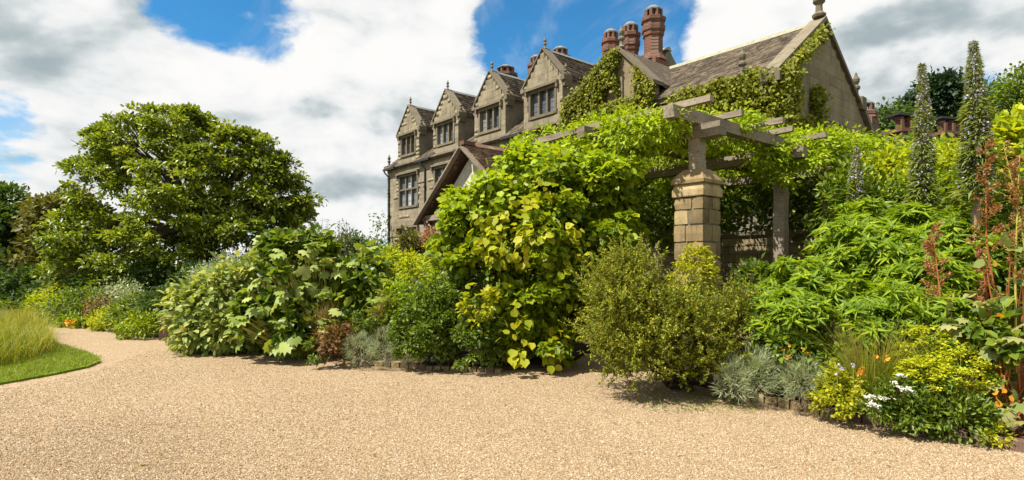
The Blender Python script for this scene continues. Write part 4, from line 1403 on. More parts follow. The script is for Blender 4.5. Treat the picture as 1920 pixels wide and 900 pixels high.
DT = 20.0
tb = W(375, 520, DT); tb[2] = .9
tree('spreading_tree', 'large broad domed green tree standing behind the flower beds on the left', tb,
     [E(200, 360, 225, 345, DT, 2.2), E(300, 420, 205, 330, DT - .3, 2.2), E(380, 500, 240, 350, DT, 2.2), E(440, 545, 280, 390, DT, 2.0), E(150, 300, 290, 420, DT - .4, 2.2),
      E(260, 440, 290, 430, DT - 1.2, 2.0), E(420, 570, 350, 440, DT, 1.8), E(110, 260, 390, 500, DT - .6, 2.0), E(230, 400, 390, 510, DT - 1.4, 1.8), E(380, 530, 400, 480, DT - .6, 1.8),
      E(290, 410, 435, 525, DT + .8, 1.2), E(400, 500, 430, 510, DT + .8, 1.0), E(90, 210, 460, 550, DT - .8, 1.6), E(180, 330, 470, 560, DT - 1.4, 1.5), E(470, 580, 375, 415, DT, 1.0), E(140, 215, 300, 345, DT, .9), E(175, 240, 240, 290, DT, .8)]
     + [E(x - r, x + r, y - r * .8, y + r * .8, DT + random.uniform(-.8, .6), .6) for x, y, r in ((182, 252, 26), (160, 318, 28), (210, 243, 24), (250, 225, 24), (290, 218, 24), (335, 216, 22), (385, 240, 24), (432, 262, 24), (468, 266, 22), (500, 285, 24), (530, 312, 24), (540, 345, 24), (562, 378, 22), (578, 380, 14), (560, 410, 22), (105, 470, 26), (125, 520, 28), (92, 548, 24), (150, 440, 30), (545, 425, 24), (500, 455, 26))],
     56000, .15, .6, 'oval', 'leaf_tree', .33, 2.2, limbs=36, droop=.4, up=.8, sub=(600, .36, .6, .5, 1.14), shrink=.82)

for (nm, lab, x, d, lobes, n, mat) in [
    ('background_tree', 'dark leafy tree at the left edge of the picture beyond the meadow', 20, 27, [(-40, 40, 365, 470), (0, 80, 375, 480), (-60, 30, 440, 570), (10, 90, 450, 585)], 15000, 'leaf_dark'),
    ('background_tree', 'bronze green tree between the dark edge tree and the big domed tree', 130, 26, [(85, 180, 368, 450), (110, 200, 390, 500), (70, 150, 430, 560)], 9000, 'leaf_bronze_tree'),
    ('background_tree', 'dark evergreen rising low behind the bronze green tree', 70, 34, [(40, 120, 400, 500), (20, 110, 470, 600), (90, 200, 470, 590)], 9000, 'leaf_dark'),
]:
    b = W(x, 560, d); b[2] = .0
    tree(nm, lab, b, [E(*q, d + random.uniform(-.8, .8), 2.0) for q in lobes], n, .26, .6, 'diamond', mat, .28, 3.2, group='trees at the far left', limbs=6, droop=.4, sub=(130, .55, .7, .3, 1.1))
for (nm, lab, x, d, lobes, n, mat, L) in [
    ('pine_tree', 'dark blue green pine crown above the brick chimney rows on the right', 1755, 60, [(1700, 1760, 180, 225), (1725, 1795, 155, 210), (1760, 1805, 180, 225), (1735, 1770, 150, 185)], 9000, 'leaf_pine', .5),
    ('background_tree', 'round green treetop right of the house gable beside the small chimney', 1653, 45, [(1636, 1680, 210, 275)], 4000, 'leaf_dark', .35),
    ('background_tree', 'grey green treetop just right of the tallest flower spike', 1862, 50, [(1838, 1890, 165, 240), (1820, 1850, 200, 240)], 5000, 'leaf_dark', .35),
    ('background_tree', 'green treetop at the right edge behind the golden shrub', 1905, 40, [(1876, 1945, 140, 235), (1900, 1990, 160, 250)], 6000, 'leaf_shrub', .3),
    ('background_tree', 'far low treetop left of the house corner beneath the clouds', 660, 55, [(635, 685, 448, 500), (600, 645, 455, 510), (680, 730, 458, 510)], 5000, 'leaf_dark', .35),
]:
    b = W(x, 400, d); b[2] = 1.0
    tree(nm, lab, b, [E(*q, d + random.uniform(-.8, .8), 2.4) for q in lobes], n, L, .6, 'diamond', mat, .35, max(2.0, (HOR - lobes[0][3]) / F * d), limbs=6, clump=30, spread=.22, group='trees at the back', droop=.35)

# ------------------------------------------------------------------ climbers on the house
def on_wall(n, s0, s1, z0, z1, t, keep, fat=.22):
    s = RNG.uniform(s0, s1, n); z = RNG.uniform(z0, z1, n)
    ok = keep(s, z); s = s[ok]; z = z[ok]
    P = np.stack([t - np.abs(RNG.normal(size=len(s))) * fat - .03, s, z], 1)
    return P


R3 = np.array(RM)


def climber(name, label, P, outn, L, mat, ratio=.9, tpl='oval', stem_pts=None, cat='climber'):
    P = P @ R3.T; out = np.array(outn) @ R3.T
    b = P[np.argmin(P[:, 2])].copy()
    t = empty(name, b, 0, label, cat)
    n = len(P)
    D = unit(out * .4 + np.array([0, 0, -.6]) + .6 * RNG.normal(size=(n, 3)))
    N = unit(out + np.array([0, 0, .5]) + .45 * RNG.normal(size=(n, 3)))
    LL = L * RNG.uniform(.6, 1.3, n)
    foliage(t, 'foliage', P, D, N, LL, LL * ratio, tpl, mat)
    if stem_pts:
        mb = MB()
        for pts in stem_pts: mb.tube([np.array(RM @ Vector(p)) for p in pts], [.035] + [.02] * (len(pts) - 1), 5)
        mb.build('stem', M['pale_bark'], t, base=tuple(b))
    return t


def wob(x): return np.sin(x * 2.3) * .3 + np.sin(x * 5.1 + 1) * .18


def keep_ig(s, z):
    slope = np.where(s > IG['s'], 9.35 + EZ - (s - IG['s']) * .62, 9.35 + EZ - (IG['s'] - s) * 1.05)
    bare = (s < IG['s'] - .1 + .25 * wob(z * 2)) & (z > 7.0 + EZ) & (s > 14.9)
    win = (abs(s - 16.3) < .35) & (z > 7.0 + EZ) & (z < 7.7 + EZ)
    return (z < slope + .1 * wob(s * 3)) & ~bare & ~win
climber('ivy', 'yellow green ivy smothering the small gable below the brick chimneys', on_wall(24000, 14.0, 19.2, 5.2 + EZ, 9.5 + EZ, T0 - .3, keep_ig, .20), (-1, 0, 0), .13, 'leaf_ivy')


def keep_corner(s, z):
    return (z < 6.75 + EZ + .25 * wob(s * 2)) & (s < 13.4 + .5 * wob(z * 1.7)) & (RNG.random(len(s)) < np.where(s > 12.4, .45, 1))
Pc = on_wall(26000, 9.0, 13.9, 2.5 + EZ, 7.1 + EZ, T0 - .05, keep_corner, .25)
n2 = 26000
tt = RNG.uniform(T0 - .4, T0 + 3.4, n2); zz = RNG.uniform(2.5 + EZ, RZ + .1, n2)
zr = RE + (RZ - RE) * (tt - T0) / (RT - T0)
strip = (zr - zz < .42 + .25 * wob(tt * 2)) & (zz < zr + .1) & (tt < T0 + 2.9)           # along the coping
trunk = (tt < T0 + .75 + .3 * wob(zz * 1.5)) & (zz < zr - .1)
hook = ((np.abs(zz - (4.9 + EZ) - .25 * wob(tt * 2)) < .28) & (tt < T0 + 2.6)) | ((np.abs(tt - T0 - 2.45) < .34 + .12 * wob(zz * 3)) & (zz > 4.8 + EZ) & (zz < 6.5 + EZ))
ok = strip & (RNG.random(n2) < .9) | trunk | hook
Pg = np.stack([tt[ok], 9.02 - np.abs(RNG.normal(size=ok.sum())) * .16, zz[ok]], 1)
climber('ivy', 'yellow green ivy climbing the corner and gable end of the house', np.concatenate([Pc, Pg]), (-.7, -.7, 0), .13, 'leaf_ivy',
        stem_pts=[[(T0 - .12, 12.7, 2.6 + EZ), (T0 - .13, 12.9, 4.4 + EZ), (T0 - .12, 12.6, 5.6 + EZ), (T0 - .1, 13.1, 6.6 + EZ)], [(T0 - .12, 13.0, 2.6 + EZ), (T0 - .13, 13.2, 4.6 + EZ), (T0 - .12, 13.0, 6.4 + EZ)],
                  [(T0 - .12, 11.4, 2.6 + EZ), (T0 - .13, 11.2, 4.4 + EZ), (T0 - .3, 10.9, 5.9 + EZ)]])
climber('wall_climber', 'thin straggling climber at the far left corner of the house', on_wall(900, 36.6, 38.6, -.2 + EZ, 3.8 + EZ, T0 - .2, lambda s, z: (RNG.random(len(s)) < .7 - .15 * (z - EZ)), .4), (-1, 0, 0), .22, 'leaf_dark', .6, 'diamond')

# ------------------------------------------------------------------ vine on the pergola and the great hanging mass
vb = G(1020, 690); vb[1] += .5
lob_v = [E(838, 925, 372, 450, 9.9, .55), E(880, 990, 350, 470, 9.8, .65), E(955, 1090, 318, 410, 9.7, .8), E(1050, 1190, 330, 440, 9.6, .7), E(860, 1000, 420, 560, 9.5, .7),
         E(960, 1110, 380, 520, 9.2, .8), E(1080, 1200, 400, 530, 9.4, .7), E(1000, 1130, 480, 600, 9.1, .6), E(930, 1030, 520, 640, 9.1, .6), E(1040, 1130, 560, 690, 9.1, .6), E(1000, 1110, 470, 590, 9.3, .5), E(1060, 1140, 480, 640, 9.3, .5), E(960, 1060, 560, 660, 9.2, .5),
         E(950, 1060, 600, 692, 8.95, .5), E(830, 930, 420, 520, 9.9, .7)]
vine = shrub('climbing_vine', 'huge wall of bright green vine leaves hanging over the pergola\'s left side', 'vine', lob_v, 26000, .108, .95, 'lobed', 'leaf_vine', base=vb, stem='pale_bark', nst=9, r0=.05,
             up=.4, droop=.75, jit=.4, nobj=240, sub=(215, .21, .9, .3, 1.1))
leafy(vine, 'sun_tinted_foliage', [E(838, 912, 368, 415, 9.9, .45), E(945, 1040, 285, 330, 10.3, .5), E(885, 960, 335, 410, 9.5, .45), E(1060, 1190, 305, 350, 9.6, .6), E(1000, 1100, 300, 340, 9.9, .6)], 6000, .11, .9, 'lobed', 'leaf_vine_bright', clump=26, spread=.2, inner=.1, droop=.5, up=.6)  # brighter leaf colour paints sunlight onto the upper left of the vine
leafy(vine, 'yellow_leaves', [E(960, 1080, 360, 470, 8.5, .3), E(985, 1050, 400, 470, 8.45, .2), E(900, 970, 430, 520, 8.75, .3), E(890, 960, 370, 430, 9.0, .3), E(935, 1050, 590, 690, 8.5, .3), E(870, 930, 540, 600, 8.6, .2), E(1030, 1110, 440, 560, 8.5, .3)], 420, .12, .95, 'lobed', 'leaf_yellow', clump=7, spread=.22, inner=.1, droop=.7, up=.3, nobj=120)

pv = frame_pt(9.5, 8.6, PZ)
t_pv = empty('pergola_vine', pv, 0, 'lime green vine trailing over the beams and rafters of the pergola', 'vine')
fl = []
def along(t, s, z, rt, rs, rz):
    c = frame_pt(t, s, z); fl.append((*c, (rt + rs) / 2, (rt + rs) / 2, rz))
for t, s, z, r, rz in [(7.5, 5.5, 2.12, .32, .27), (7.5, 6.0, 2.18, .34, .27), (7.6, 5.15, 2.2, .22, .2), (7.45, 6.5, 2.2, .3, .24), (8.0, 5.5, 2.10, .36, .26), (8.05, 6.1, 2.12, .40, .24), (8.1, 6.7, 2.1, .42, .24), (8.0, 7.3, 2.15, .42, .26), (8.0, 8.3, 2.15, .45, .28), (8.2, 5.3, 2.0, .30, .24), (8.1, 6.3, 2.5, .35, .14), (8.2, 7.4, 2.52, .4, .16), (8.0, 8.6, 2.5, .45, .2), (8.9, 7.6, 2.58, .6, .22), (9.1, 6.4, 2.5, .6, .18),
                      (9.4, 5.3, 2.4, .45, .2), (10.0, 5.6, 2.45, .5, .22), (10.6, 5.2, 2.05, .35, .35), (10.75, 5.0, 1.7, .25, .35), (11.2, 4.8, 1.95, .38, .32), (11.5, 5.2, 2.3, .5, .25),
                      (12.2, 5.0, 2.4, .5, .25), (13.0, 4.9, 2.4, .55, .3), (13.6, 4.5, 2.1, .6, .35), (9.9, 7.0, 2.5, .7, .2), (9.4, 6.2, 2.5, .6, .15), (10.4, 6.0, 2.5, .7, .15), (11.4, 6.0, 2.5, .7, .15), (12.4, 5.9, 2.5, .7, .15), (9.0, 8.0, 2.5, .6, .2), (11, 7.0, 2.5, .8, .25), (12.3, 7.0, 2.5, .8, .25), (13.4, 6.6, 2.4, .8, .3), (10.2, 8.6, 2.4, .7, .3), (11.8, 8.6, 2.3, .8, .4), (13.2, 8.4, 2.2, .8, .5), (14.2, 3.2, 1.5, .8, .25), (14.3, 5.0, 2.45, .9, .22), (14.3, 6.8, 2.45, .9, .22), (14.3, 8.6, 2.45, .9, .22), (15.4, 4.6, 2.2, .9, .22), (15.4, 6.0, 2.5, .9, .22), (15.4, 8.0, 2.5, .9, .22), (13.4, 3.6, 1.95, .7, .2)]:  # lobes past the last beam are an added roof to darken the space below
    along(t, s, z + EZ, r, r, rz)
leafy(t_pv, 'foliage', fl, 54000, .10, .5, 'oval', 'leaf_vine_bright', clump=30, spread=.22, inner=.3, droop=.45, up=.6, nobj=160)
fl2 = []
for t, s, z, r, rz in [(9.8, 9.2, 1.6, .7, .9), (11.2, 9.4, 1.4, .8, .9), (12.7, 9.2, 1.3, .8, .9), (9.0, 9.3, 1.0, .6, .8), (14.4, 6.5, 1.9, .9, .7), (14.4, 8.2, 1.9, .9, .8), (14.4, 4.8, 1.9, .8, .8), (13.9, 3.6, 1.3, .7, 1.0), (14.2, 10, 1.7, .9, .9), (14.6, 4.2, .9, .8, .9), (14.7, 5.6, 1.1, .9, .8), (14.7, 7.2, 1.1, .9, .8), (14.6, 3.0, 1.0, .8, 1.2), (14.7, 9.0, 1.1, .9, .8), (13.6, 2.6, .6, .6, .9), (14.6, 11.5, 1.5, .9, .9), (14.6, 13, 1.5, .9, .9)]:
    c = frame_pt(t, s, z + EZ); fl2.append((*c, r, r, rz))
leafy(t_pv, 'shade_fill_foliage', fl2, 24000, .15, .7, 'oval', 'leaf_shrub', front=.1, clump=36, spread=.2, inner=.35)  # darker leaves added behind the pergola to paint the opening as deep shade
mb = MB()
for pts in ([(8.3, 8.3, .4), (8.35, 8.2, 1.6), (8.1, 8.0, 2.8), (7.9, 7.2, 3.9), (7.95, 5.6, 4.0)], [(13.2, 5.2, .8), (13.1, 5.1, 2.2), (12.6, 5.0, 3.4), (11.0, 5.0, 3.95)]):
    mb.tube([frame_pt(*p) for p in pts], [.06, .05, .045, .035, .02][:len(pts)], 6)
mb.build('stem', M['pale_bark'], t_pv, base=tuple(t_pv.location))

# ------------------------------------------------------------------ foreground planting, right to left
def lobes(*qs): return [E(*q) for q in qs]


# peony-like leaf fans: rosettes of long pointed leaflets
def fans(parent, name, lobs, nfan, L, mat, per=7, tpl='lance', ratio=.24, nobj=0, up=.5):
    P, out = spray_sample(lobs, nfan, max(20, nfan // 11), .15, .7, .4, 1.12)
    ok = P[:, 2] > .1; P = P[ok]; out = unit(out[ok] + np.array([0, -.1, up])); n = len(P)
    ref = unit(np.cross(out, RNG.normal(size=(n, 3)))); ref2 = np.cross(out, ref)
    PP, DD, NN = [], [], []
    for k in range(per):
        a = 2 * math.pi * k / per + RNG.normal(size=n) * .2
        r = ref * np.cos(a)[:, None] + ref2 * np.sin(a)[:, None]
        D = unit(r + out * RNG.uniform(.2, .9, n)[:, None])
        PP.append(P + RNG.normal(size=(n, 3)) * .012); DD.append(D); NN.append(out - r * .5)
    P = np.concatenate(PP); D = np.concatenate(DD); N = np.concatenate(NN); LL = L * RNG.uniform(.65, 1.25, len(P))
    return foliage(parent, name, P, D, N, LL, LL * ratio, tpl, mat, nobj=nobj)


def fan_shrub(name, label, lobs, nfan, L, mat, group, ratio=.24, per=7, nobj=0, nst=6):
    lob = np.array(lobs); base = (lob[:, 0].mean(), lob[:, 1].mean(), max(.1, (lob[:, 2] - lob[:, 5]).min()))
    t = empty(name, base, 0, label, 'shrub', group)
    fans(t, 'foliage', lobs, nfan, L, mat, per, 'lance', ratio, nobj)
    stems(t, 'stem', base, lobs, 'leaf_shrub', nst, .012)
    return t


GP = 'bright green cut leaved peony clumps'
fan_shrub('peony_clump', 'tall bright green cut leaved clump below the first tall flower spike', lobes((1560, 1720, 390, 500, 8.2, .7), (1530, 1640, 430, 540, 8.0, .6), (1610, 1760, 440, 560, 7.7, .7)), 1300, .17, 'leaf_peony', GP, nobj=110)
fan_shrub('peony_clump', 'bright green cut leaved clump behind the pink seed plume', lobes((1690, 1830, 395, 500, 7.6, .6), (1720, 1860, 430, 560, 7.3, .6), (1680, 1790, 480, 600, 7.0, .5)), 1000, .16, 'leaf_peony', GP, nobj=70)
fan_shrub('peony_clump', 'bright green cut leaved clump right of the golden brown bush', lobes((1450, 1570, 500, 610, 7.4, .6), (1500, 1640, 540, 650, 7.0, .6), (1430, 1520, 560, 660, 6.9, .5)), 1000, .15, 'leaf_peony', GP, nobj=90)
fan_shrub('peony_clump', 'low bright green cut leaved clump above the lime flower dome', lobes((1600, 1740, 540, 640, 6.6, .5), (1560, 1660, 580, 680, 6.5, .4), (1700, 1800, 560, 640, 6.4, .4)), 800, .14, 'leaf_peony', GP, nobj=60)
# darker undergrowth filling below them
shrub('undergrowth', 'dark leafy undergrowth between the peony clumps and the edging stones', 'undergrowth', lobes((1420, 1560, 610, 720, 6.7, .4), (1540, 1700, 640, 760, 6.3, .4), (1330, 1450, 560, 690, 7.3, .4), (1700, 1860, 640, 800, 6.0, .4)), 5200, .10, .45, 'diamond', 'leaf_shrub')
shrub('undergrowth', 'dark ferny undergrowth at the foot of the timber post', 'undergrowth', lobes((1380, 1480, 500, 590, 8.8, .5), (1440, 1540, 500, 580, 8.6, .4), (1490, 1580, 470, 560, 8.8, .4)), 3200, .11, .45, 'diamond', 'leaf_shrub')

# golden shrubs behind
shrub('golden_shrub', 'yellow green shrub spreading behind the tall flower spikes on the right', 'shrub', lobes((1630, 1740, 295, 385, 10.5, .8), (1700, 1800, 288, 375, 10.8, .8), (1590, 1680, 298, 370, 10.8, .7), (1770, 1860, 280, 370, 10.4, .8), (1640, 1780, 330, 430, 10.0, .7)), 9000, .11, .6, 'oval', 'leaf_gold', clump=30)
shrub('golden_shrub', 'gold and green leaved shrub at the right edge behind the rusty stems', 'shrub', lobes((1860, 1960, 225, 330, 8.6, .6), (1880, 1990, 280, 420, 8.4, .6), (1840, 1910, 300, 420, 8.8, .5)), 3600, .13, .7, 'oval', 'leaf_gold', clump=24)
shrub('green_shrub', 'dark green shrub in the shade behind the small flower spike', 'shrub', lobes((1540, 1640, 330, 450, 9.9, .6), (1600, 1700, 350, 450, 9.6, .6), (1700, 1850, 330, 450, 9.3, .7), (1560, 1640, 300, 400, 11.0, .6)), 5200, .12, .5, 'oval', 'leaf_shrub', clump=30)


# tall echium spikes
def echium(label, x, ytop, ybot, d, wpx, n):
    b = W(x, ybot, d); b[2] = .55
    top = W(x, ytop, d); zb = W(x, ybot, d)[2]
    e = empty('flower_spike', b, 0, label, 'flower spike', 'tall echium flower spikes')
    mb = MB(); mb.tube([b, (b[0], b[1], zb), (b[0] + .01, b[1], (zb + top[2]) / 2), tuple(top)], [.05, .045, .035, .008], 7); mb.build('stem', M['pale_bark'], e, base=tuple(b))
    h = top[2] - zb; w = wpx / 2 * d / F
    u = RNG.random(n) ** .85; a = RNG.uniform(0, 2 * math.pi, n)
    prof = w * (.12 + .88 * (1 - u) ** .75) * (1 + .12 * np.sin(u * 23 + x))
    r0 = prof * RNG.uniform(.25, .75, n)
    out = np.stack([np.cos(a), np.sin(a), np.full(n, .1)], 1)
    bend = lambda v: np.stack([.035 * np.sin(v * 3.0 + x) * v, 0 * v, 0 * v], 1)
    P = np.array([b[0], b[1], zb]) + np.stack([np.cos(a) * r0, np.sin(a) * r0, u * h], 1) + bend(u)
    L = np.maximum(.045, prof * .75) * RNG.uniform(.7, 1.3, n)
    foliage(e, 'bracts', P, unit(out + .3 * RNG.normal(size=(n, 3))), unit(np.array([0, 0, 1.]) + .4 * out), L, L * .22, 'lance', 'leaf_echium')
    nf = n // 4
    u = RNG.random(nf); a = RNG.uniform(0, 2 * math.pi, nf)
    prof = w * (.12 + .88 * (1 - u) ** .75)
    P = np.array([b[0], b[1], zb]) + np.stack([np.cos(a) * prof, np.sin(a) * prof, u * h], 1) + bend(u)
    foliage(e, 'florets', P, unit(RNG.normal(size=(nf, 3))), unit(RNG.normal(size=(nf, 3))), .03, .028, 'diamond', 'petal_violet')
    # long leaves lower down
    nl = 90
    B = np.array([b[0], b[1], zb]) + np.stack([np.zeros(nl), np.zeros(nl), RNG.uniform(-.5, .35, nl) * min(h, 1.2)], 1)
    a = RNG.uniform(0, 2 * math.pi, nl)
    out = np.stack([np.cos(a), np.sin(a), np.zeros(nl)], 1)
    blade_mesh(e, 'long_leaves', B, out, RNG.uniform(.12, .34, nl), RNG.uniform(1.0, 2.6, nl), .035, 'leaf_strap', 4, True, .9)
    return e


echium('slender grey green flower spike nearer the house, left of the tallest one', 1728, 120, 385, 8.0, 46, 2600)
echium('tallest grey green flower spike, near the right edge', 1830, 78, 370, 7.0, 60, 3200)
echium('short silvery flower spike standing beside the pergola end', 1606, 276, 400, 9.2, 34, 1200)


# rusty seeding stems at the right edge
def seed_plume(label, base, tip, spread, n, mat, stem='rusty_stem', r=.012, name='seed_stalk'):
    b = np.array(base, float); tp = np.array(tip, float)
    e = empty(name, b, 0, label, 'seed stalk', 'rust coloured seed stalks at the right')
    mb = MB(); mid = (b + tp) / 2 + RNG.normal(size=3) * .03
    mb.tube([b, b * .6 + mid * .4, mid, tp], [r, r * .9, r * .75, r * .2], 6)
    P, D = [], []
    for k in range(26):
        u = .42 + .58 * (k / 26) ** .9; q = b * (1 - u) ** 2 + 2 * u * (1 - u) * mid + tp * u * u
        ln = spread * (1.25 - u) * random.uniform(.5, 1.1); a = random.uniform(0, 6.28)
        en = q + np.array([math.cos(a) * ln, math.sin(a) * ln, ln * random.uniform(.4, 1.1)])
        mb.tube([q, (q + en) / 2 + [0, 0, .01], en], [r * .35, r * .28, r * .12], 4)
        m_ = n // 26; w = RNG.random(m_)[:, None] * .85 + .2
        P.append(q + (en - q) * w + RNG.normal(size=(m_, 3)) * .012); D.append(RNG.normal(size=(m_, 3)) + (en - q) / ln)
    mb.build('stem', M[stem], e, base=tuple(b))
    P = np.concatenate(P); D = np.concatenate(D)
    L = RNG.uniform(.016, .034, len(P))
    foliage(e, 'seeds', P, D, RNG.normal(size=(len(P), 3)), L, L * .7, 'diamond', mat)
    return e


seed_plume('pinkish red seed plume standing in front of the bright green peony leaves', W(1775, 690, 6.2), W(1748, 425, 6.2), .22, 1100, 'leaf_pinkish')
seed_plume('short dark red seed plume beside the large mottled leaves', W(1880, 680, 6.0), W(1838, 470, 6.0), .16, 700, 'leaf_pinkish')
seed_plume('tall rust brown seed stalk at the right edge below the tallest spike', W(1880, 640, 6.1), W(1848, 265, 6.1), .24, 1500, 'leaf_rusty')
seed_plume('rust brown seed stalk leaning out of the right edge of the picture', W(1905, 700, 5.7), W(1912, 290, 5.7), .22, 1300, 'leaf_rusty', 'yellow_stem')
seed_plume('yellow green bare stalk slanting beside the rusty seed stalks', W(1935, 560, 5.9), W(1880, 265, 5.9), .2, 260, 'leaf_rusty', 'yellow_stem')


def big_leaf_plant(name, label, base, lobs, n, L, mat, group=None, tpl='palm', cat='plant', stem='yellow_stem', ratio=1.0, up=.7, droop=.25, extra=0, extra_mat=None, r0=.012):
    t = empty(name, base, 0, label, cat, group)
    P, out = lobes_sample(lobs, n, 2, .05, .15, .75); ok = P[:, 2] > .06; P = P[ok]; out = out[ok]; n = len(P)
    D = unit(out * np.array([1, 1, .3]) + .35 * RNG.normal(size=(n, 3)) - [0, 0, droop]); N = unit(out * .45 + [0, 0, up] + .35 * RNG.normal(size=(n, 3)))
    LL = L * RNG.uniform(.55, 1.2, n)
    leaf_objects(t, P, D, N, LL, LL * ratio, tpl, mat)
    mb = MB(); b = np.array(base)
    for i in range(0, n):
        q = b + RNG.normal(size=3) * [.12, .12, 0]; mid = q * .35 + P[i] * .65 - [0, 0, .1]
        mb.tube([q, mid, P[i]], [r0, r0 * .7, r0 * .35], 4)
    mb.build('stalk', M[stem], t, base=tuple(b))
    if extra:
        leafy(t, 'inner_foliage', lobs, extra, L * .6, .7, 'oval', extra_mat, inner=.8, zmin=.05)
    return t


big_leaf_plant('rodgersia', 'large mottled green and bronze leaves spilling over the right corner', W(1880, 800, 5.6), lobes((1790, 1900, 560, 660, 5.8, .35), (1860, 1960, 600, 720, 5.5, .35), (1820, 1930, 650, 760, 5.5, .3), (1870, 1960, 720, 830, 5.3, .25)), 85, .20, 'leaf_mottled', stem='rusty_stem', extra=500, extra_mat='leaf_shrub')
big_leaf_plant('rodgersia', 'pale curled leaves high on the rusty stalks at the right edge', W(1900, 700, 5.9), lobes((1850, 1930, 430, 560, 5.8, .25), (1830, 1900, 520, 600, 5.9, .25)), 20, .13, 'leaf_mottled', stem='rusty_stem', tpl='lobed')
ol = empty('autumn_leaves', W(1880, 760, 5.3), 0, 'few orange withered leaves at the lower right corner', 'leaves')
P = np.array([W(x, y, 5.22) for x, y in ((1872, 735), (1884, 728), (1893, 742), (1868, 748), (1866, 500), (1880, 590), (1900, 770), (1878, 755))]); n = len(P)
leaf_objects(ol, P, RNG.normal(size=(n, 3)) + [0, 0, -.4], np.tile([0.2, -1, .5], (n, 1)), np.full(n, .065), np.full(n, .06), 'lobed', 'leaf_orange')

# lime flower dome
def umbel_dome(label, lobs, base, n_heads, mat, head_r, green, nleaf, name='lime_flower_dome', cat='flowers'):
    t = empty(name, base, 0, label, cat)
    P, out = lobes_sample(lobs, n_heads, 3, .08, .05, .5)
    ok = out[:, 2] > -.1; P = P[ok]; out = out[ok]
    mb = MB()
    for i in range(0, len(P), 3):
        b = np.array(base) + RNG.normal(size=3) * [.15, .12, 0]
        mb.tube([b, (b + P[i]) / 2 + RNG.normal(size=3) * .03, P[i]], [.005, .004, .003], 4)
    mb.build('stem', M['yellow_stem'], t, base=tuple(base))
    k = 9; Q = np.repeat(P, k, 0) + RNG.normal(size=(len(P) * k, 3)) * head_r * np.array([1, 1, .35])
    a = RNG.normal(size=Q.shape); a[:, 2] *= .3
    LL = RNG.uniform(.018, .034, len(Q))
    foliage(t, 'florets', Q, a, np.tile([0, 0, 1.], (len(Q), 1)) + .3 * RNG.normal(size=Q.shape), LL, LL * .9, 'diamond', mat)
    lob2 = [(c[0], c[1], c[2] - .06, c[3] * .95, c[4] * .95, c[5] * .95) for c in lobs]
    leafy(t, 'foliage', lob2, nleaf, .06, .3, 'lance', green, inner=.5, up=.3)
    return t


umbel_dome('lime yellow euphorbia like flower dome beside the grass tuft at the right', lobes((1690, 1790, 615, 720, 5.9, .25), (1730, 1850, 650, 770, 5.65, .28), (1690, 1800, 670, 760, 5.55, .22)), G(1770, 802), 1350, 'petal_lime', .022, 'leaf_strap', 2600)
shrub('gold_leaved_plant', 'bright yellow leaved plant tumbling over the edging stones', 'plant', lobes((1535, 1600, 695, 785, 5.95, .16), (1555, 1610, 720, 780, 5.8, .15)), 1500, .042, .7, 'oval', 'leaf_yellow', nst=4, r0=.005, spread=.2)
shrub('gold_leaved_plant', 'small yellow leaved tuft at the foot of the right hand bed', 'plant', lobes((1850, 1890, 800, 838, 5.15, .08)), 350, .035, .7, 'oval', 'leaf_yellow', nst=3, r0=.004, spread=.25)
wf = umbel_dome('white flowered clump in front of the lime flower dome', lobes((1640, 1740, 700, 790, 5.5, .18), (1600, 1690, 730, 790, 5.55, .16)), G(1680, 797), 40, 'petal_white', .016, 'leaf_shrub', 1800, 'white_flowers')
shrub('low_foliage', 'dark trailing foliage under the lime flowers along the gravel', 'plant', lobes((1740, 1860, 745, 825, 5.35, .2), (1680, 1770, 750, 805, 5.45, .15)), 2600, .06, .4, 'diamond', 'leaf_shrub', nst=3, r0=.005)
gt_ = empty('grass_tuft', G(1640, 785), 0, 'tan and green grass tuft between the gold leaves and lime flowers', 'grass tuft')
blades(gt_, 'blades', G(1635, 786), 900, 1.0, .011, 'leaf_grass', .2, .45)
blades(gt_, 'tan_blades', G(1635, 786), 420, 1.08, .009, 'leaf_tan', .18, .35)
gt2 = empty('flower_stalks', G(1800, 812), 0, 'bare tan stalks leaning over the gravel below the lime flowers', 'stalks')
blades(gt2, 'blades', G(1800, 808), 60, .62, .008, 'leaf_tan', .3, .7)
op = empty('orange_poppies', G(1612, 780), 0, 'few orange and violet flowers at the grass tuft', 'flowers')
P = np.array([W(x, y, 5.6) for x, y in ((1613, 693), (1616, 698), (1610, 700), (1640, 668), (1662, 672))]); n = len(P)
foliage(op, 'orange_petals', np.repeat(P, 5, 0) + RNG.normal(size=(n * 5, 3)) * .012, RNG.normal(size=(n * 5, 3)), RNG.normal(size=(n * 5, 3)), .035, .03, 'oval', 'petal_orange')
P = np.array([W(x, y, 5.7) for x, y in ((1570, 685), (1580, 692), (1575, 698), (1600, 685))]); n = len(P)
foliage(op, 'violet_petals', np.repeat(P, 5, 0) + RNG.normal(size=(n * 5, 3)) * .012, RNG.normal(size=(n * 5, 3)), RNG.normal(size=(n * 5, 3)), .025, .022, 'oval', 'petal_violet')
mb = MB()
for x, y in ((1613, 693), (1640, 668), (1570, 685), (1600, 685)): mb.tube([G(1612, 780), W(x, y + 40, 5.65), W(x, y, 5.6)], .003, 4)
mb.build('stem', M['yellow_stem'], op, base=tuple(op.location))
od = empty('orange_daisies', G(1490, 760), 0, 'scattered small orange daisies behind the silver mounds', 'flowers')
P = np.array([W(x, y, 6.3) for x, y in ((1478, 668), (1480, 648), (1512, 662), (1505, 655), (1470, 655), (1476, 672))]); n = len(P)
foliage(od, 'petals', np.repeat(P, 5, 0) + RNG.normal(size=(n * 5, 3)) * .008, RNG.normal(size=(n * 5, 3)), RNG.normal(size=(n * 5, 3)), .025, .02, 'oval', 'petal_orange')
mb = MB()
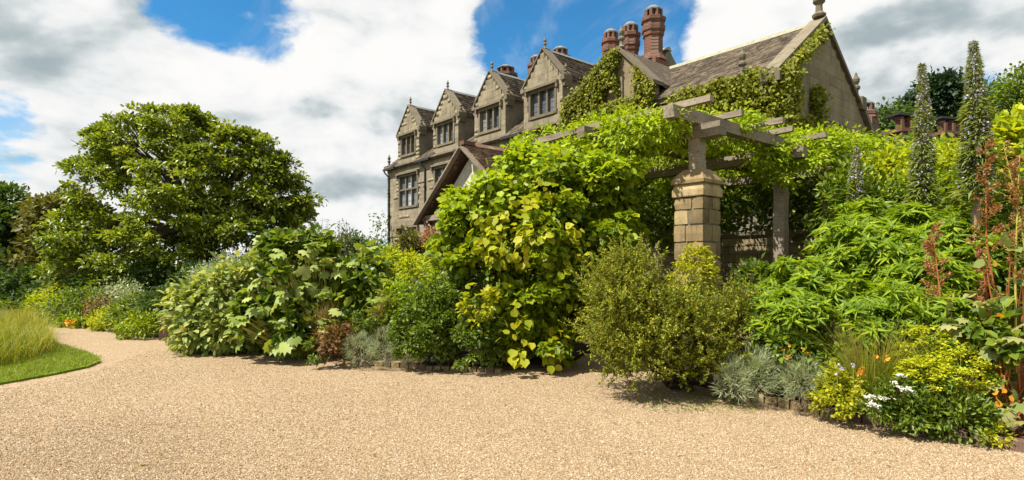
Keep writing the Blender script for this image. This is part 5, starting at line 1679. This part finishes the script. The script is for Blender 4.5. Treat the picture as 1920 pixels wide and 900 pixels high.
for q in P: mb.tube([G(1490, 752) + [0, .1, 0], q - [0, 0, .1], q], .003, 4)
mb.build('stem', M['yellow_stem'], od, base=tuple(od.location))


def cushion(label, lobs, n, mat, group, L=.05):
    lob = np.array(lobs); b = (lob[:, 0].mean(), lob[:, 1].mean(), .05)
    t = empty('silver_mound', b, 0, label, 'shrub', group)
    leafy(t, 'foliage', lobs, n, L, .2, 'needle', mat, clump=30, spread=.14, up=.2, droop=-.3, jit=.35, inner=.25)
    stems(t, 'stem', b, lobs, 'pale_bark', 8, .006, .04)
    return t


GS = 'silver grey mounds along the bed edges'
cushion('silver grey mound on the edging beside the gold leaved plant', lobes((1466, 1545, 672, 752, 6.25, .2)), 3800, 'leaf_grey', GS)
cushion('wispy grey mound at the right foot of the golden brown bush', lobes((1345, 1405, 680, 752, 6.6, .2), (1385, 1450, 655, 748, 6.6, .22)), 3600, 'leaf_grey', GS, .07)
cushion('silver green mound leftmost of the pair in the middle bed', lobes((650, 705, 625, 685, 9.0, .25)), 2600, 'leaf_grey', GS)
cushion('silver green mound touching the dense dark green shrub', lobes((697, 742, 618, 683, 8.95, .22)), 2400, 'leaf_grey', GS)

# golden brown heath bush in the middle
bb = G(1290, 738); bb[1] += .35
lob_b = lobes((1100, 1200, 505, 600, 7.3, .45), (1140, 1230, 500, 600, 7.4, .5), (1220, 1330, 570, 640, 7.4, .5), (1330, 1410, 560, 640, 7.4, .45), (1110, 1230, 560, 680, 7.2, .5), (1200, 1340, 570, 690, 7.1, .5),
              (1300, 1410, 590, 700, 7.2, .4), (1150, 1260, 640, 715, 7.0, .35), (1250, 1360, 650, 725, 7.0, .3))
bush = empty('golden_heath_bush', bb, 0, 'wide golden brown fine leaved bush leaning over the gravel in the middle', 'bush')
# twiggy sprays: each spray is a short shoot lined with needles
P, out = spray_sample(lob_b, 3200, 260, .12, .8, .3, 1.14)
ok = P[:, 2] > .08; P = P[ok]; out = out[ok]; n = len(P)
sd = unit(out + np.array([0, 0, .35]) + .35 * RNG.normal(size=(n, 3))); sl_ = RNG.uniform(.12, .36, n)
k = 26; u = np.tile(np.linspace(.1, 1, k), n)
Pn = np.repeat(P, k, 0) + np.repeat(sd * sl_[:, None], k, 0) * u[:, None]
Dn = unit(np.repeat(sd, k, 0) * .6 + RNG.normal(size=(n * k, 3)) * .75)
foliage(bush, 'foliage', Pn, Dn, RNG.normal(size=Pn.shape) + [0, 0, .6], RNG.uniform(.026, .05, len(Pn)), .019, 'diamond', 'leaf_heath')
m_ = 130; pick = RNG.choice(n, m_, replace=False); k2 = 30
Ps = P[pick] + out[pick] * .05; ss_ = unit(out[pick] * .9 + np.array([-.1, 0, .5]) + .3 * RNG.normal(size=(m_, 3))); sz_ = RNG.uniform(.28, .5, m_)
u2 = np.tile(np.linspace(.05, 1, k2), m_)
Pn = np.repeat(Ps, k2, 0) + np.repeat(ss_ * sz_[:, None], k2, 0) * u2[:, None]
foliage(bush, 'long_shoots', Pn, unit(np.repeat(ss_, k2, 0) * .8 + RNG.normal(size=Pn.shape) * .6), RNG.normal(size=Pn.shape) + [0, 0, .6], RNG.uniform(.024, .042, len(Pn)), .015, 'diamond', 'leaf_heath')
V, Fc = leaf_arrays(P - np.array(bush.location), sd, RNG.normal(size=P.shape), sl_, .012, 'needle')
o = link('twig', np_mesh('twig', V, Fc, np.repeat(RNG.random(n), 3)), M['leaf_bronze'], bush); o['kind'] = 'stuff'
stems(bush, 'stem', bb, lob_b, 'bark', 26, .028, .14)
shrub('gold_shrub_tip', 'bright yellow shrub rising in front of the stone pillar', 'shrub', lobes((1268, 1330, 468, 505, 7.6, .2), (1262, 1335, 490, 560, 7.6, .25)), 2200, .06, .35, 'lance', 'leaf_yellow', nst=4, r0=.008)

# dense dark shrub left of the vine
shrub('dense_green_shrub', 'dense dark green small leaved shrub at the gravel edge left of the vine', 'shrub', lobes((745, 850, 545, 690, 9.0, .5), (800, 930, 560, 692, 8.9, .5), (780, 900, 510, 620, 9.3, .5), (850, 945, 600, 695, 8.75, .4), (740, 800, 610, 690, 8.9, .3)), 15000, .062, .6, 'oval', 'leaf_shrub', droop=.3, sub=(170, .13, .8, .35, 1.08))
sp_ = shrub('yellow_leaf_spray', 'spray of yellow leaves on top of the dense dark green shrub', 'spray', lobes((868, 935, 545, 605, 8.55, .2)), 260, .085, .75, 'oval', 'leaf_yellow', nst=4, r0=.006, spread=.25, nobj=60)
shrub('green_shrub', 'mid green leafy shrub in shadow between vine wall and dark shrub', 'shrub', lobes((850, 950, 470, 580, 9.7, .5), (920, 1000, 560, 670, 9.3, .4)), 3600, .10, .7, 'oval', 'leaf_shrub')

# golden hedge
shrub('golden_hedge', 'upright bright yellow green hedge lump against the vine wall', 'hedge', lobes((800, 850, 445, 520, 9.9, .3), (803, 858, 490, 590, 9.8, .3), (790, 830, 530, 600, 9.7, .25)), 4200, .055, .5, 'oval', 'leaf_vine_bright', clump=30, spread=.16)
shrub('golden_hedge', 'low bright yellow green hedge top in front of the house', 'hedge', lobes((690, 760, 470, 530, 11.5, .5), (740, 815, 480, 550, 11.0, .5), (650, 720, 478, 540, 11.8, .5), (720, 800, 530, 600, 10.6, .5)), 5600, .075, .6, 'oval', 'leaf_gold', clump=30)
shrub('flowering_shrub', 'orange tinted flowering shrub below the house windows', 'shrub', lobes((742, 790, 442, 495, 13, .4), (775, 815, 455, 495, 13, .35)), 1500, .09, .6, 'oval', 'leaf_bronze_tree', clump=20, spread=.25)
shrub('flowering_shrub', 'pink tipped shoots beside the timber porch', 'shrub', lobes((795, 818, 432, 478, 12.5, .2)), 320, .06, .6, 'oval', 'leaf_pinkish', clump=12, spread=.3, nst=3, r0=.01)
shrub('green_shrub', 'bright mid green shrub in the middle bed under the golden hedge', 'shrub', lobes((700, 810, 540, 620, 10.0, .4), (640, 740, 520, 610, 10.4, .4)), 4200, .10, .55, 'oval', 'leaf_peony', clump=26)
shrub('feathery_plant', 'tan feathery plume plant above the silver mounds', 'plant', lobes((700, 742, 555, 640, 9.6, .25)), 1300, .07, .15, 'needle', 'leaf_tan', spread=.25, nst=6, r0=.006, droop=-.8)
shrub('bronze_plant', 'rust red leaved plant at the gravel edge in the middle bed', 'plant', lobes((605, 650, 600, 675, 9.15, .22), (632, 668, 615, 650, 9.3, .2)), 1100, .065, .6, 'oval', 'leaf_bronze', spread=.25, nst=4, r0=.008)
shrub('bronze_plant', 'yellow tan grassy plant behind the rust red leaves', 'plant', lobes((585, 640, 575, 640, 9.7, .25)), 1100, .10, .12, 'needle', 'leaf_tan', spread=.25, nst=4, r0=.006, droop=-.8)
shrub('low_foliage', 'grey green leafy tuft beside the rust red plant', 'plant', lobes((580, 620, 635, 676, 9.05, .18), (655, 700, 590, 640, 9.5, .2)), 1000, .07, .4, 'lance', 'leaf_shrub', nst=3, r0=.006)

# big hand-leaved shrub
tp_b = G(590, 672); tp_b[1] += .6
big_leaf_plant('hand_leaved_shrub', 'tall shrub with huge pale hand shaped leaves left of centre', tp_b,
               lobes((500, 640, 440, 530, 10.4, .7), (560, 720, 460, 560, 10.6, .7), (470, 580, 500, 600, 10.0, .6), (600, 740, 520, 610, 10.2, .6), (500, 620, 570, 660, 9.8, .5), (450, 540, 560, 640, 9.9, .5)),
               295, .28, 'leaf_big', cat='shrub', extra=4200, extra_mat='leaf_shrub', r0=.016, droop=.35)
ac_b = G(410, 655); ac_b[1] += .5
shrub('pale_leaved_bush', 'dense bush of pale cream edged pointed leaves at the path bend', 'bush', lobes((330, 430, 540, 650, 11.0, .6), (380, 480, 500, 620, 11.0, .7), (345, 420, 575, 660, 10.7, .5), (430, 520, 490, 600, 11.2, .6), (400, 490, 580, 655, 10.6, .5)), 6800, .15, .62, 'oval', 'leaf_cream', base=ac_b, clump=26, spread=.18, droop=.5, nobj=220)
for i, (x, y, lab) in enumerate(((440, 660, 'arching strap leaved clump between the pale bush and the hand leaved shrub'), (520, 668, 'arching strap leaved clump below the hand leaved shrub, nearer the path bend'), (575, 672, 'arching strap leaved clump next to the rust red plant'))):
    q = G(x, y); q[1] += .18
    tt_ = empty('strap_leaf_clump', q, 0, lab, 'plant', 'strap leaved clumps on the gravel edge')
    blades(tt_, 'leaf_blades', q, 130, .55, .032, 'leaf_strap', .28, .9, 5)
# iris leaves right
for x, y, d, lab in ((1700, 640, 6.6, 'upright sword leaved clump under the pink seed plume'), (1750, 650, 6.3, 'upright sword leaved clump behind the lime flower dome')):
    q = W(x, y, d); q[2] = max(.2, q[2] - .1)
    tt_ = empty('sword_leaf_clump', q, 0, lab, 'plant', 'sword leaved clumps at the right')
    blades(tt_, 'leaf_blades', q, 60, .55, .03, 'leaf_strap', .22, .2, 4)

# far bed along the path on the left
far = [('dark_round_bush', 'rounded blue green bush at the far end of the path bed', (100, 200, 545, 605), 15.5, 'leaf_shrub', .09, 3000),
       ('golden_bush', 'pale yellow green bush on the far end of the path bed', (60, 130, 548, 600), 17, 'leaf_gold', .09, 2000),
       ('leafy_perennial', 'bright green perennial patch by the far path edge', (120, 190, 585, 620), 15.2, 'leaf_peony', .08, 1600),
       ('leafy_perennial', 'yellow green perennial patch in the middle of the far bed', (175, 240, 580, 626), 14.4, 'leaf_gold', .07, 1600),
       ('leafy_perennial', 'dark green perennial clump in the shade near the brick pier', (215, 290, 560, 625), 14.0, 'leaf_shrub', .09, 2600),
       ('leafy_perennial', 'light green leafy clump touching the brick pier', (232, 305, 590, 634), 12.9, 'leaf_vine', .08, 2200),
       ('leafy_perennial', 'reddish flowered perennial under the spreading tree', (170, 215, 560, 600), 14.8, 'leaf_bronze', .07, 700),
       ('leafy_perennial', 'grey green shrubby clump under the spreading tree', (185, 280, 535, 590), 15.6, 'leaf_grey', .08, 1900),
       ('leafy_perennial', 'shadowed green clump left of the pale leaved bush', (270, 345, 545, 610), 13.6, 'leaf_dark', .10, 2600),
       ('leafy_perennial', 'lowest green edging clump along the far path', (80, 150, 598, 616), 15.6, 'leaf_vine', .07, 1200)]
for nm, lab, bx, d, mat, L, n in far:
    x0, x1, y0, y1 = bx; w = x1 - x0
    shrub(nm, lab, 'plant', lobes((x0, x0 + w * .6, y0 + 5, y1, d, .5), (x0 + w * .35, x1, y0, y1, d - .1, .5), (x0 + w * .2, x0 + w * .75, y0 - 4, y1 - 8, d + .3, .5)), n, L, .5, 'diamond', mat, group='perennials in the far bed', clump=24, spread=.18, nst=4, r0=.01)
yf = empty('yellow_daisies', W(135, 612, 14.8), 0, 'small orange yellow flower patch in the far bed', 'flowers')
P = np.stack([W(x, y, 14.6) for x, y in zip(RNG.uniform(122, 142, 30), RNG.uniform(600, 612, 30))])
foliage(yf, 'petals', P, RNG.normal(size=P.shape), RNG.normal(size=P.shape) + [0, -1, .5], .08, .07, 'oval', 'petal_orange')

# hazy purple flowered plants and shrubs between the tree and the hand leaved shrub
shrub('hazy_flowers', 'hazy mauve flowered plants under the spreading tree', 'flowers', lobes((380, 460, 490, 550, 13.5, .5), (430, 520, 475, 530, 13.3, .5), (340, 420, 510, 570, 13.8, .5)), 3400, .07, .4, 'diamond', 'leaf_grey', clump=20, spread=.25)
hz = empty('mauve_florets', W(430, 510, 13.2), 0, 'mauve flower heads above the hazy plants', 'flowers')
P, out = lobes_sample(lobes((380, 460, 485, 540, 13.2, .4), (430, 510, 475, 520, 13.0, .4)), 420, 6, .2, .1, .6)
foliage(hz, 'florets', P, out, RNG.normal(size=P.shape), .05, .045, 'diamond', 'petal_violet')
shrub('leafy_shrub', 'pale green bushy plant between mauve flowers and hand leaved shrub', 'shrub', lobes((470, 530, 465, 530, 12.3, .4), (500, 560, 455, 520, 12.0, .4)), 2200, .08, .45, 'diamond', 'leaf_cream', clump=20)
at_ = empty('airy_stalks', W(600, 460, 13), 0, 'thin airy flower stalks against the sky above the hand leaved shrub', 'flowers')
mb = MB(); Q = []
for i in range(22):
    x = random.uniform(545, 668); b = W(x + random.uniform(-10, 10), 480, 13 + random.uniform(-.3, .3)); tpp = W(x, random.uniform(408, 440), 13)
    mb.tube([b, (b + tpp) / 2 + RNG.normal(size=3) * .03, tpp], [.009, .007, .003], 4)
    m_ = 16; w = RNG.random(m_)[:, None]; Q.append(b + (tpp - b) * (.35 + .65 * w) + RNG.normal(size=(m_, 3)) * .05)
mb.build('stem', M['bark'], at_, base=tuple(at_.location)); Q = np.concatenate(Q)
foliage(at_, 'florets', Q, RNG.normal(size=Q.shape), RNG.normal(size=Q.shape), .045, .03, 'diamond', 'leaf_bronze_tree')
# dark hedging that closes the far left and the ground under the tree
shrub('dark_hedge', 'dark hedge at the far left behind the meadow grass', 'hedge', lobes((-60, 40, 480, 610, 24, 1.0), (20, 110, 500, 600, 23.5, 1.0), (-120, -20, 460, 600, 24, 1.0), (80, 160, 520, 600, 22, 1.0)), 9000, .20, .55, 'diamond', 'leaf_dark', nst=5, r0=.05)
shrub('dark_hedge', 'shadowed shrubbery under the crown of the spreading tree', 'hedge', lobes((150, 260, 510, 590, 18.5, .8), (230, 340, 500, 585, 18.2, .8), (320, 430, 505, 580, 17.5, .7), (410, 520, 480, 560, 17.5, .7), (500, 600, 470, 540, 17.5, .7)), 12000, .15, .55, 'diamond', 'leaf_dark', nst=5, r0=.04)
shrub('green_shrub', 'mixed green foliage behind the rusty stalks at the right edge', 'shrub', lobes((1840, 1930, 330, 450, 7.4, .4), (1850, 1960, 420, 560, 7.0, .4), (1800, 1880, 480, 600, 7.0, .4), (1880, 1980, 520, 640, 6.6, .4)), 5200, .10, .45, 'lance', 'leaf_shrub', clump=24)
shrub('low_foliage', 'dark rough growth between the meadow grass and the far left hedge', 'plant', lobes((-60, 30, 555, 600, 20.5, .7), (0, 70, 562, 600, 20, .6), (40, 100, 570, 604, 18.5, .5)), 3600, .13, .4, 'diamond', 'leaf_shrub', nst=3, r0=.02)
# weeds at the bed edges
wd = empty('gravel_weeds', G(1330, 758), 0, 'low green weeds growing in the gravel under the golden brown bush', 'weeds')
P = np.array([G(x, y) for x, y in zip(RNG.uniform(1210, 1420, 420), RNG.uniform(742, 775, 420))]); P[:, 2] = .01
foliage(wd, 'foliage', P, RNG.normal(size=P.shape) * [1, 1, .3] + [0, 0, .5], RNG.normal(size=P.shape) * .3 + [0, 0, 1], .035, .016, 'diamond', 'leaf_strap')

# fallen leaves and twigs on the drive
fd = empty('fallen_leaves', G(960, 800), 0, 'scattered dry leaf scraps lying on the gravel', 'leaf litter')
q = np.concatenate([np.stack([RNG.uniform(150, 1700, 130), RNG.uniform(700, 880, 130)], 1), np.stack([RNG.uniform(650, 1500, 120), RNG.uniform(697, 745, 120)], 1)])
P = np.array([G(x, y) for x, y in q]); P = P[in_poly(P, grid_pts)]; P[:, 2] = .014
LL = RNG.uniform(.015, .045, len(P))
foliage(fd, 'litter', P, RNG.normal(size=P.shape) * [1, 1, .15], RNG.normal(size=P.shape) * .25 + [0, 0, 1], LL, LL * .5, 'diamond', 'leaf_bronze_tree')
